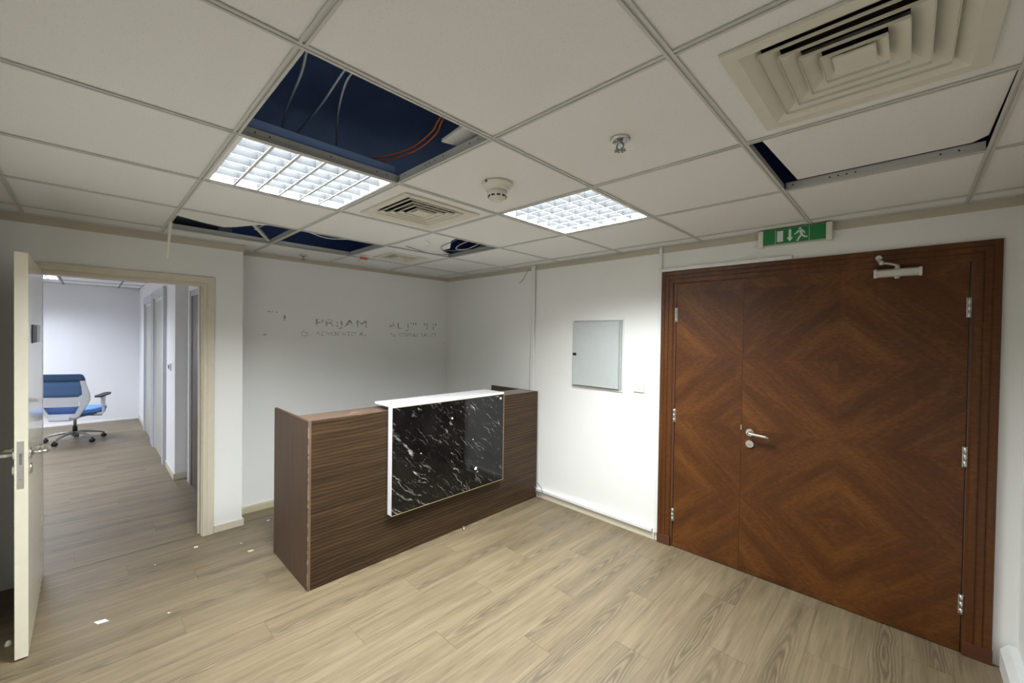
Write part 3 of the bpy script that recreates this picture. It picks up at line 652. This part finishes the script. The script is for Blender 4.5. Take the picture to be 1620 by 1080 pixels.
def sprinkler(x, y, r, label, m='chrome_dark'):
    t = empty('sprinkler', (x, y, H), label=label, cat='sprinkler', group='ceiling sprinklers')
    MB().lathe((x, y, H), (0, 0, -1), [(0, .001), (0, r), (.006, r), (.012, r*.75), (.009, r*.72), (.004, r*.5), (.004, .001)]).build('escutcheon', 'alu', t)
    MB().cyl((x, y, H), (x, y, H - .022), .011, .009, 14).tube([(x - .010, y, H - .018), (x - .014, y, H - .032), (x, y, H - .044)], .003, 6).tube([(x + .010, y, H - .018), (x + .014, y, H - .032), (x, y, H - .044)], .003, 6).build('sprinkler_frame', m, t)
    db = MB().cyl((x, y, H - .043), (x, y, H - .046), .009, seg=12)
    for k in range(8):
        an = k*math.pi/4; c = Vector((x, y, H - .045)); d = Vector((math.cos(an), math.sin(an), 0)); db.tube([c + d*.006, c + d*.021 + Vector((0, 0, .002))], .0024, 6, 1)
    db.build('deflector', m, t)
sprinkler(.343, .975, .036, 'dark metal sprinkler in round plate above the panel box side')
sprinkler(-2.95, 1.02, .036, 'small sprinkler close to the lettered wall ceiling edge')

# ------------------------------------------------------------------ cables and debris above
def cable(name, pts, r, m, label, group=None, cat='cable', parent=None): return MB().tube(pts, r, 8, 8).build(name, m, parent, label=label, cat=cat if parent is None else None, group=group)
zc = 2.55
cable('orange_cable', [(-.36, .76, 2.66), (-.402, .753, 2.62), (-.445, .75, 2.58), (-.494, .758, 2.55), (-.614, .74, 2.51), (-.704, .667, 2.47), (-.748, .575, 2.435), (-.80, .49, 2.44)], .0042, 'cable_o', 'outer orange cable of the pair curving across the big ceiling gap', 'orange cables in the ceiling gap')
cable('orange_cable', [(-.37, .75, 2.67), (-.415, .742, 2.62), (-.474, .748, 2.59), (-.514, .745, 2.56), (-.635, .722, 2.52), (-.707, .650, 2.482), (-.755, .565, 2.45), (-.81, .48, 2.45)], .0042, 'cable_o', 'inner orange cable of the pair curving across the big ceiling gap', 'orange cables in the ceiling gap')
cable('pale_cable', [(-.385, .151, 2.6), (-.442, .163, 2.6), (-.59, .194, 2.6), (-.902, .238, 2.6), (-1.02, .263, 2.58), (-1.037, .288, 2.55), (-.923, .377, 2.5), (-.891, .432, 2.47), (-.93, .50, 2.45)], .0045, 'cable_w', 'pale cable looping down the side of the big ceiling gap nearest the broken tile')
cable('pale_cable', [(-.348, .294, 2.6), (-.445, .297, 2.6), (-.764, .33, 2.6), (-1.08, .344, 2.6), (-1.225, .346, 2.6)], .004, 'cable_w', 'pale straight cable crossing the middle of the big ceiling gap')
cable('pale_cable', [(-.356, .334, 2.62), (-.442, .335, 2.62), (-.544, .346, 2.61), (-.754, .409, 2.60), (-1.072, .534, 2.6), (-1.317, .633, 2.6)], .004, 'cable_w', 'pale curved cable nearest the orange cables')
# tile offcut lying in the plenum at the corner of the gap
MB().prism([(0, 0), (.26, .0), (.27, .30), (.06, .26)], lambda p, q_, d: (-.26 + p, .68 + q_ - .06, H + .055 + d + p*.10), 0, .012).build('tile_offcut', 'tile', label='offcut of ceiling tile lying above the corner of the big gap', cat='ceiling tile')
# loose diagonal tee over the broken tile
def obar(p0, p1, w, h, name, m, parent, **kw):
    p0 = Vector(p0); p1 = Vector(p1); d = (p1-p0).normalized(); s_ = d.cross(Vector((0, 0, 1))).normalized(); up = s_.cross(d)
    vs = [p + s_*a + up*b for p in (p0, p1) for a, b in ((-w, 0), (w, 0), (w, .002), (.001, .002), (.001, h), (-.001, h), (-.001, .002), (-w, .002))]
    n = 8; fs = [tuple(range(n)), tuple(range(n, 2*n))[::-1]] + [(i, (i+1) % n, n + (i+1) % n, n + i) for i in range(n)]
    return MB().add(vs, fs).build(name, m, parent, **kw)
obar((-2.17, .40, H + .042), (-2.61, .635, H + .012), .012, .03, 'loose_bar', 'grid', None, label='loose metal grid bar lying diagonally over the broken tile', cat='metal bar')
cable('white_cable', [(-2.45, .50, H + .05), (-2.30, .56, H + .09), (-2.18, .63, H + .10), (-2.2, .80, H + .05), (-2.32, 1.0, H + .055), (-2.28, 1.2, H + .08), (-2.15, 1.36, H + .10)], .0045, 'cable_white', 'white cable crossing the narrow dark gap near the lettered wall')
cable('white_cable', [(-2.12, .55, H + .16), (-2.06, .68, H + .17), (-2.08, .85, H + .15), (-2.04, 1.1, H + .17)], .004, 'cable_w', 'pale cable behind the white one in the narrow dark gap')
for k, (pts, lb) in enumerate([
    ([(-1.30, 1.62, H + .06), (-1.42, 1.60, H + .01), (-1.62, 1.62, H - .006), (-1.74, 1.74, H - .004), (-1.60, 1.90, H + .01), (-1.45, 1.92, H + .03)], 'grey cable loop hanging round the sagging tile hole, outermost'),
    ([(-1.36, 1.78, H + .05), (-1.5, 1.72, H + .012), (-1.64, 1.78, H + .002), (-1.62, 1.88, H + .015), (-1.44, 1.88, H + .04)], 'white cable loop inside the hole of the sagging tile'),
    ([(-1.92, 1.40, H + .02), (-1.85, 1.52, H - .014), (-1.90, 1.72, H - .016), (-1.84, 1.88, H - .004), (-1.70, 1.93, H + .02)], 'grey cable sagging below the broken tile edge'),
    ([(-1.52, 1.40, H - .018), (-1.56, 1.46, H - .020), (-1.62, 1.50, H - .020), (-1.68, 1.50, H - .018)], 'thin grey cable crossing under the sagging tile')]):
    cable('loose_cable', pts, .0035, 'cable_g' if k % 2 == 0 else 'cable_white', lb, 'loose cables at the sagging tile')
# junction dangling from the grid by the lettered wall
jb = empty('dangling_connector', (-2.56, 1.36, H), label='small red and white connector dangling on a wire near the lettered wall', cat='connector')
MB().tube([(-2.62, 1.27, H + .01), (-2.64, 1.29, H - .03), (-2.60, 1.335, H - .035), (-2.53, 1.37, H - .02)], .0035, 6).build('wire', 'cable_white', jb)
MB().box((-2.545, 1.365, H - .040), (-2.505, 1.425, H - .018)).build('connector_shell', 'red', jb, bevel=.004)
MB().box((-2.560, 1.36, H - .058), (-2.515, 1.41, H - .036)).build('connector_plug', 'old_plastic', jb, bevel=.004)
MB().tube([(-2.63, 1.30, H + .012), (-2.63, 1.50, H + .006), (-2.62, 1.52, H + .03)], .004, 6).tube([(-2.635, 1.31, H - .01), (-2.62, 1.5, H - .008)], .003, 6).build('clip_wire', 'cable_white', jb)
# white strip hanging from the ceiling over the doorway
MB().prism([(0, 0), (.018, 0), (.013, -.13), (.012, -.245), (.004, -.252), (-.004, -.245), (0, -.13)], lambda p, q_, d: (-2.40 + d - q_*.01, -.004 + p + q_*.05, H - .002 + q_), 0, .002).build('hanging_strip', 'old_plastic', label='thin white strip of tape hanging from the ceiling over the doorway', cat='strip')

# ================================================================== WALL ITEMS
ex = empty('exit_sign', (.575, YW, 2.222), label='green and white emergency exit sign above the double door', cat='exit sign')
EY = YW - .055
sx0, sx1, sz0, sz1 = .379, .771, 2.220, 2.328
box('housing', 'old_plastic', (sx0 + .03, YW - .050, sz0 + .008), (sx1 - .03, YW, sz1 - .001), ex)
for a, b in ((sx0, sx0 + .030), (sx1 - .030, sx1)): box('end_cap', 'old_plastic', (a, YW - .062, sz0), (b, YW, sz1), ex, bevel=.006)
box('bottom_rail', 'grey_plastic', (sx0 + .03, YW - .058, sz0 + .002), (sx1 - .03, YW - .046, sz0 + .010), ex); 
gx0, gx1 = sx0 + .030, sx1 - .030; gz0, gz1 = sz0 + .010, sz1 - .004; gw = gx1 - gx0; gh = gz1 - gz0
gp = box('green_panel', 'green', (gx0, YW - .055, gz0), (gx1, YW - .050, gz1), ex)
fnx = lambda p, q_, d: (gx0 + p*gw, YW - .055 - d, gz0 + q_*gh)
for u_ in (.205, .747): MB().prism([(u_, .02), (u_ + .006, .02), (u_ + .006, .98), (u_, .98)], fnx, 0, .0006).build('divider', 'sign_white', gp)
MB().prism([(.235, .14), (.335, .14), (.335, .88), (.235, .88)], fnx, 0, .0008).build('door_symbol', 'sign_white', gp)
MB().prism([(.425, .90), (.467, .90), (.467, .36), (.497, .36), (.446, .10), (.395, .36), (.425, .36)], fnx, 0, .0008).build('arrow_symbol', 'sign_white', gp)
mm = MB(); asp = gw/gh
cc = (.607, .87); mm.prism([(cc[0] + .022*math.cos(t), cc[1] + .022*asp*.9*math.sin(t)) for t in (2*math.pi*i/14 for i in range(14))], fnx, 0, .0008)
for poly in ([(.590, .76), (.640, .80), (.655, .44), (.612, .42)], [(.590, .76), (.598, .68), (.560, .56), (.532, .60), (.548, .66), (.570, .78)], [(.532, .60), (.545, .54), (.520, .50), (.513, .55)],
             [(.640, .80), (.672, .70), (.690, .52), (.676, .50), (.660, .62), (.632, .68)], [(.612, .46), (.655, .46), (.690, .34), (.725, .32), (.725, .24), (.680, .25), (.640, .34)],
             [(.612, .46), (.640, .40), (.600, .22), (.585, .06), (.570, .06), (.572, .26)], [(.585, .06), (.570, .06), (.548, .08), (.548, .13), (.575, .13)]):
    mm.prism(poly, fnx, 0, .0008)
mm.build('running_figure_symbol', 'sign_white', gp)

pb = empty('panel_box', (-.888, YW, 1.165), label='grey metal distribution panel box set in the white wall', cat='panel box')
MB().box((-1.140, YW - .010, 1.150), (-.632, YW, 1.160)).box((-1.140, YW - .010, 1.760), (-.632, YW, 1.768)).box((-.632, YW - .010, 1.150), (-.622, YW, 1.768)).box((-1.144, YW - .006, 1.16), (-1.136, YW, 1.76)).build('filler_edge', 'filler', pb, bevel=.003)
MB().box((-1.132, YW - .012, 1.163), (-.636, YW, 1.757)).build('box_frame', 'panel_edge', pb, bevel=.002)
pdx = MB().box((-1.130, YW - .030, 1.172), (-.655, YW - .013, 1.748)).build('panel_door', 'panel_grey', pb, bevel=.002)
MB().box((-1.122, YW - .034, 1.442), (-1.086, YW - .030, 1.466)).build('latch', 'black', pdx, bevel=.001)
so = MB().box((-.523, YW - .010, 1.165), (-.432, YW, 1.246)).build('wall_switch', 'white_plastic', bevel=.003, label='white square cable outlet plate right of the panel box', cat='switch')
MB().box((-.492, YW - .013, 1.190), (-.463, YW - .010, 1.222)).build('outlet_centre', 'old_plastic', so, bevel=.001)
for x in (-.514, -.441): MB().cyl((x, YW - .010, 1.206), (x, YW - .0115, 1.206), .003, seg=10).build('screw', 'alu', so)

def trunk(a, b, label, name='cable_trunking'):
    return MB().box(a, b).build(name, 'white_plastic', bevel=.002, label=label, cat='cable trunking', group='white cable trunking')
trunk((-1.655, YW - .026, .06), (-1.610, YW - .013, 2.326), 'white vertical trunking rising behind the desk end')
trunk((-.318, YW - .018, .064), (-.294, YW - .0125, 2.326), 'white vertical trunking beside the narrow leaf of the door')
trunk((-.318, YW - .022, 2.131), (.565, YW - .0005, 2.156), 'white horizontal trunking lying on top of the door casing')
trunk((-1.55, YW - .030, .064), (-.335, YW - .0005, .088), 'white low trunking above the skirting between desk and door')
big = MB().prism([(0, 0), (-.055, 0), (-.055, .10), (-.030, .135), (0, .135)], lambda p, q_, d: (XR + p, d, q_), YL, YW - .02).build('floor_trunking', 'white_plastic', bevel=.002, label='large white floor trunking along the side wall by the door', cat='cable trunking')
cable('loose_wire', [(-1.66, YW - .03, 2.30), (-1.69, YW - .05, 2.27), (-1.74, YW - .05, 2.20), (-1.81, YW - .04, 2.165)], .0035, 'cable_g', 'thin grey wire poking out beside the vertical trunking near ceiling')
wr = empty('coiled_cable', (-1.48, YW - .05, 0), label='dark cable loops sticking out behind the desk end at skirting height', cat='cable')
MB().tube([(-1.540, YW - .05, .15), (-1.51, YW - .055, .155), (-1.465, YW - .05, .12), (-1.455, YW - .045, .08), (-1.475, YW - .05, .04), (-1.52, YW - .05, .05), (-1.54, YW - .05, .075)], .0035, 8).build('cable_loop', 'cable_g', wr)
MB().tube([(-1.540, YW - .06, .12), (-1.52, YW - .065, .10), (-1.49, YW - .06, .06), (-1.50, YW - .05, .035), (-1.52, YW - .05, .03)], .003, 8).build('cable_loop', 'cable_g', wr)

# ================================================================== RECEPTION DESK
dk = empty('reception_desk', (-1.85, 1.68, 0), label='brown walnut reception desk with black marble front panel and white shelf', cat='desk')
xf, yA, yB, zt, xb = -1.548, .575, 2.760, 1.063, -2.21
MB().box((xb, yA, 0), (xf, yA + .018, zt)).build('end_panel', 'walnut_v', dk, org=(0, 0, 0), bevel=.0008, label='end panel with vertical grain and chipped edge')
MB().box((xf - .018, yA + .0185, 0), (xf, yB, zt)).build('front_panel', 'walnut_h', dk, org=(0, 0, 0), bevel=.0008)
MB().box((xf, yA, 0.0), (xf + .0008, yA + .018, zt)).build('edge_band', 'walnut_top', dk)
MB().box((xb, yB - .018, 0), (xf - .0185, yB, zt)).build('end_panel', 'walnut_v', dk, org=(0, 0, 0), bevel=.0008)
MB().box((-1.785, yA + .0185, zt - .018), (xf - .0185, yB - .0185, zt)).build('top_ledge', 'walnut_top', dk, bevel=.0008)
MB().box((-1.785, yA + .0185, .74), (-1.803, yB - .0185, zt - .0185)).build('ledge_back', 'walnut_h', dk, org=(0, 0, 0))
MB().box((xb + .02, yA + .0185, .715), (xf - .0185, yB - .0185, .74)).build('work_top', 'walnut_top', dk, bevel=.0008)
ch = MB()
random.seed(3)
for k in range(26):
    z = random.uniform(.02, 1.03); h = random.uniform(.006, .035); ch.box((xf + .0004, yA - .0006, z), (xf + .0014, yA + random.uniform(.0012, .003), z + h))
ch.box((xf + .0004, yA - .0006, .50), (xf + .0014, yA + .0035, .60))
ch.build('chipped_edge', 'chip', dk, kind='stuff')
sc = MB()
for k in range(9): 
    yy = random.uniform(.80, .98); xx = random.uniform(-1.68, -1.62); sc.box((xx, yy, zt), (xx + random.uniform(.002, .006), yy + random.uniform(.01, .03), zt + .0003))
sc.box((xf - .004, .90, zt), (xf, .925, zt + .0004)); sc.build('scratch', 'chip', dk, kind='stuff')
# marble feature
my0, my1, mz0, mz1 = 1.118, 2.225, .322, 1.092; xm = -1.490
MB().box((xf + .0002, my0, mz0), (xm - .006, my1, mz1 - .002)).build('backing_box', 'slab', dk, bevel=.001)
mp = MB().box((xm - .006, my0 + .003, mz0 + .003), (xm, my1 - .003, mz1 - .003)).build('marble_panel', 'marble', dk, org=(0, 0, 0), label='glossy black marble-effect panel with white veins')
MB().box((xm - .006, my1 - .003, mz0), (xm + .001, my1, mz1)).box((xm - .006, my0, mz0), (xm + .001, my1 - .003, mz0 + .003)).box((xm - .006, my0 + .003, mz1 - .003), (xm + .001, my1 - .003, mz1)).build('gold_trim', 'gold', dk)
MB().box((-1.745, my0 - .002, mz1 - .0), (xm + .001, my1, mz1 + .016)).build('shelf_slab', 'slab', dk, bevel=.0012, label='white shelf slab')
MB().box((-1.70, my0 + .03, zt + .0002), (-1.56, my1 - .03, mz1 - .001)).build('shelf_riser', 'walnut_top', dk)
def spot(y, z, r, blobs=5):
    mb = MB(); random.seed(int(y*1000))
    mb.cyl((xm, y, z), (xm + .004, y, z), r, r*.8, 9)
    for k in range(blobs):
        a = random.uniform(0, 6.28); mb.cyl((xm, y + r*.8*math.cos(a), z + r*.8*math.sin(a)), (xm + .0025, y + r*.8*math.cos(a), z + r*.8*math.sin(a)), r*.5, r*.35, 7)
    return mb.build('putty_spot', 'putty', mp, label='white putty dab')

for y, z, r_ in ((1.646, .948, .007), (1.899, .49, .0125), (2.183, 1.055, .010), (1.864, .742, .004), (1.357, .725, .004)): spot(y, z, r_, 5 if r_ > .006 else 2)

# ================================================================== OFFICE CHAIR (built facing +X, then turned)
cx_, cy_ = -7.56, -.505
chair = empty('office_chair', (cx_, cy_, 0), label='blue and white mesh-back swivel office chair standing in the next room', cat='chair')
ca = math.radians(152)
def L(x, y, z):
    x *= 1.08; y *= 1.14; z = z if z < .36 else .36 + (z - .36)*1.025
    return (cx_ + x*math.cos(ca) - y*math.sin(ca), cy_ + x*math.sin(ca) + y*math.cos(ca), z)
base_a = [math.atan2(dy, dx) for dx, dy in [(.243, -.19)]][0]
hub = MB().cyl((cx_, cy_, .075), (cx_, cy_, .150), .034, .030, 20).build('base_hub', 'chair_alu', chair)
MB().cyl((cx_, cy_, .150), (cx_, cy_, .215), .027, .027, 18).build('column_shroud', 'black', chair)
MB().cyl((cx_, cy_, .215), (cx_, cy_, .36), .018, .018, 16).build('gas_column', 'chair_alu', chair)
for k in range(5):
    a = base_a + k*2*math.pi/5; d = Vector((math.cos(a), math.sin(a), 0)); c = Vector((cx_, cy_, 0)); R_ = .31
    arm_ = MB().tube([c + d*.02 + Vector((0,0,.125)), c + d*.12 + Vector((0,0,.122)), c + d*.24 + Vector((0,0,.098)), c + d*R_ + Vector((0,0,.072))], [.021, .012], 10, 5).build('base_arm', 'chair_alu', chair)
    s_ = Vector((-d.y, d.x, 0)); p = c + d*R_
    cm = MB()
    for sg in (-1, 1): cm.lathe(p + s_*sg*.009 + Vector((0,0,.028)), s_*sg, [(0, .001), (0, .027), (.010, .028), (.017, .022), (.018, .001)], 18)
    cm.cyl(p + Vector((0,0,.028)) - s_*.01, p + Vector((0,0,.028)) + s_*.01, .020, seg=14).cyl(p + Vector((0,0,.045)), p + Vector((0,0,.075)), .007, seg=10)
    cm.build('caster', 'black', arm_)
def rbox(x0, x1, y0, y1, z0, z1): return [L(x, y, z) for x in (x0, x1) for y in (y0, y1) for z in (z0, z1)]
def slab_(outline, z0, z1, name, m, parent, bevel=.0, crown=0, n=1):
    return MB().prism(outline, lambda p, q_, d: L(p, q_, d), z0, z1).build(name, m, parent, bevel=bevel, seg=3)
seat_o = [(-.20, -.19), (-.20, .19), (-.12, .235), (.12, .245), (.22, .22), (.265, .15), (.27, 0), (.265, -.15), (.22, -.22), (.12, -.245), (-.12, -.235)]
seat_o = seat_o[::-1]
slab_([(x*.96, y*.95) for x, y in seat_o], .385, .415, 'seat_shell', 'blue_dark', chair, .008)
slab_(seat_o, .415, .475, 'seat', 'blue_seat', chair, .022)
slab_([(-.16, -.08), (.12, -.09), (.14, 0), (.12, .09), (-.16, .08)], .345, .385, 'tilt_mechanism', 'grey_plastic', chair, .008)
MB().tube([L(.02, -.08, .365), L(.03, -.20, .36), L(.03, -.26, .362)], .007, 8).build('tilt_lever', 'black', chair)
MB().prism([(-.30, .355), (-.27, .34), (-.10, .345), (-.10, .375), (-.24, .385), (-.30, .40)], lambda p, q_, d: L(p, d, q_), -.10, .10).build('back_bracket', 'chair_white', chair, bevel=.006)
# back: (y, z) outlines laid on a gently curved, leaning surface
def BK(y, z, d): return L(-.235 - (z - .40)*.16 - d + .55*y*y, y, z)
def bprism(poly, d0, d1, name, m, bevel=0, parent=None, sub=None, **kw):
    return MB().prism(poly, BK, d0, d1).build(name, m, parent or chair, bevel=bevel, **kw)
def sheet(zs, w, d0, d1, name, m):
    """thin curved cloth: zs levels, w half widths"""
    mb = MB(); N = 10; vs = []
    for d in (d0, d1):
        for z, ww in zip(zs, w): vs += [BK(-ww + 2*ww*i/N, z, d) for i in range(N+1)]
    K = (N+1)*len(zs); fs = []
    for s0 in (0, K):
        for j in range(len(zs)-1):
            for i in range(N): a = s0 + j*(N+1)+i; fs.append((a, a+1, a+N+2, a+N+1))
    rim = [i for i in range(N+1)] + [j*(N+1)+N for j in range(1, len(zs))] + [(len(zs)-1)*(N+1)+i for i in range(N-1, -1, -1)] + [j*(N+1) for j in range(len(zs)-2, 0, -1)]
    for a, b in zip(rim, rim[1:] + rim[:1]): fs.append((a, b, b+K, a+K))
    return mb.add(vs, fs, True).build(name, m, chair)
sheet([.885, .93, .970, .982], [.243, .238, .226, .20], -.012, .014, 'headrest_band', 'blue_dark')
sheet([.665, .72, .80, .888], [.20, .212, .216, .225], -.004, .004, 'back_mesh', 'blue_mesh')
sheet([.43, .47, .53], [.135, .155, .17], -.004, .004, 'lumbar_mesh', 'blue_low')
for sg in (-1, 1):
    P_ = [(.243*sg, .890), (.255*sg, .80), (.268*sg, .72), (.272*sg, .66), (.262*sg, .60), (.20*sg, .47), (.155*sg, .385), (.115*sg, .385), (.125*sg, .43), (.165*sg, .515), (.185*sg, .575), (.165*sg, .66), (.185*sg, .675), (.212*sg, .70), (.212*sg, .80), (.205*sg, .890)]
    bprism(P_, -.010, .018, 'back_frame', 'chair_white', .003)
bprism([(-.19, .665), (.19, .665), (.17, .655), (.165, .54), (.15, .53), (-.15, .53), (-.165, .54), (-.17, .655)][::-1], .001, .015, 'back_crossbar', 'chair_white', .002)
bprism([(-.135, .432), (.135, .432), (.15, .385), (.12, .372), (-.12, .372), (-.15, .385)], -.008, .02, 'back_bottom_rail', 'chair_white', .003)
for sg in (-1, 1):
    y = .285*sg
    MB().tube([L(-.02, .17*sg, .395), L(0, y - .02*sg, .395), L(.0, y, .42), L(.0, y, .50)], .014, 10).build('arm_bracket', 'chair_white', chair)
    MB().prism([(-.024, 0), (.024, 0), (.030, .15), (-.030, .15)], lambda p, q_, d: L(p, y + d, .49 + q_), -.013, .013).build('arm_post', 'chair_white', chair, bevel=.004)
    MB().prism([(-.115, -.030), (-.10, -.042), (.09, -.040), (.125, -.022), (.125, .022), (.09, .040), (-.10, .042), (-.115, .030)], lambda p, q_, d: L(p, y + q_, .642 + d + p*.10), 0, .026).build('arm_pad', 'black', chair, bevel=.008, seg=3)

# ================================================================== FLOOR DEBRIS
def scrap(x, y, pts, label, m='paper', h=.0016, lift=.0): 
    return MB().prism(pts, lambda p, q_, d: (x + p, y + q_, .0002 + d + lift*abs(p)), 0, h).build('paper_scrap' if m == 'paper' else 'wood_splinter', m, label=label, cat='scrap', group='scraps lying on the floor')
scrap(-2.065, -.322, [(-.020, -.028), (.016, -.014), (.022, .030), (-.012, .016)], 'largest white paper scrap on the floor in front of the open door leaf')
scrap(-2.688, .188, [(-.012, -.010), (.010, -.012), (.014, .010), (-.004, .014)], 'small white scrap by the right foot of the doorway frame')
scrap(-1.900, -.050, [(-.006, -.006), (.006, -.004), (.005, .007)], 'tiny white scrap in open floor between large scrap and desk')
scrap(-2.343, .212, [(-.004, -.014), (.005, -.012), (.006, .014), (-.002, .016)], 'thin dark splinter on the floor before the doorway', 'cable_g')
scrap(-2.807, .701, [(-.007, -.010), (.008, -.006), (.006, .012), (-.006, .008)], 'white scrap on the floor near the olive skirting left of desk')
scrap(-2.345, .46, [(-.012, -.018), (.016, -.010), (.010, .022), (-.010, .014)], 'pale flake of plaster on the floor beside the desk end panel', 'skirt')
scrap(-2.52, .44, [(-.010, -.008), (.010, -.004), (.006, .010)], 'pale crumb of plaster on the floor by the partition skirting', 'skirt')
scrap(-5.015, -.009, [(-.03, -.02), (.03, -.01), (.02, .02)], 'dark speck lying on the floor of the next room', 'cable_g')
scrap(-1.36, 2.60, [(-.012, -.012), (.012, -.004), (.008, .012)], 'dark crumb on the floor beside the cable loops', 'cable_g')
scrap(-2.592, -.052, [(-.010, -.005), (.010, -.003), (.008, .006)], 'faint pale flake on the floor in the middle of the doorway approach', 'skirt')
scrap(-.62, .30, [(-.005, -.005), (.006, -.003), (.003, .006)], 'tiny white crumb on the bare floor in front of the desk')
kb = empty('metal_knob', (-1.515, 1.80, 0), label='small shiny metal knob lying on the floor against the desk front', cat='knob')
MB().lathe((-1.518, 1.80, .0125), (.3, .9, .15), [(-.012, .001), (-.012, .007), (-.006, .008), (-.004, .0125), (.004, .0125), (.008, .008), (.012, .003), (.0125, .001)], 20).build('knob_head', 'steel', kb)
MB().lathe((-1.500, 1.788, .009), (.9, -.2, .1), [(-.009, .001), (-.009, .008), (.004, .009), (.009, .004), (.0095, .001)], 16).build('knob_screw', 'alu', kb)
ds = MB().lathe((-2.15, -.655, 0), (0, 0, 1), [(0, .001), (0, .012), (.005, .0125), (.014, .010), (.021, .008), (.024, .005), (.0245, .001)], 20).build('door_stop', 'old_plastic', label='small white door stop on the floor behind the open leaf', cat='door stop')
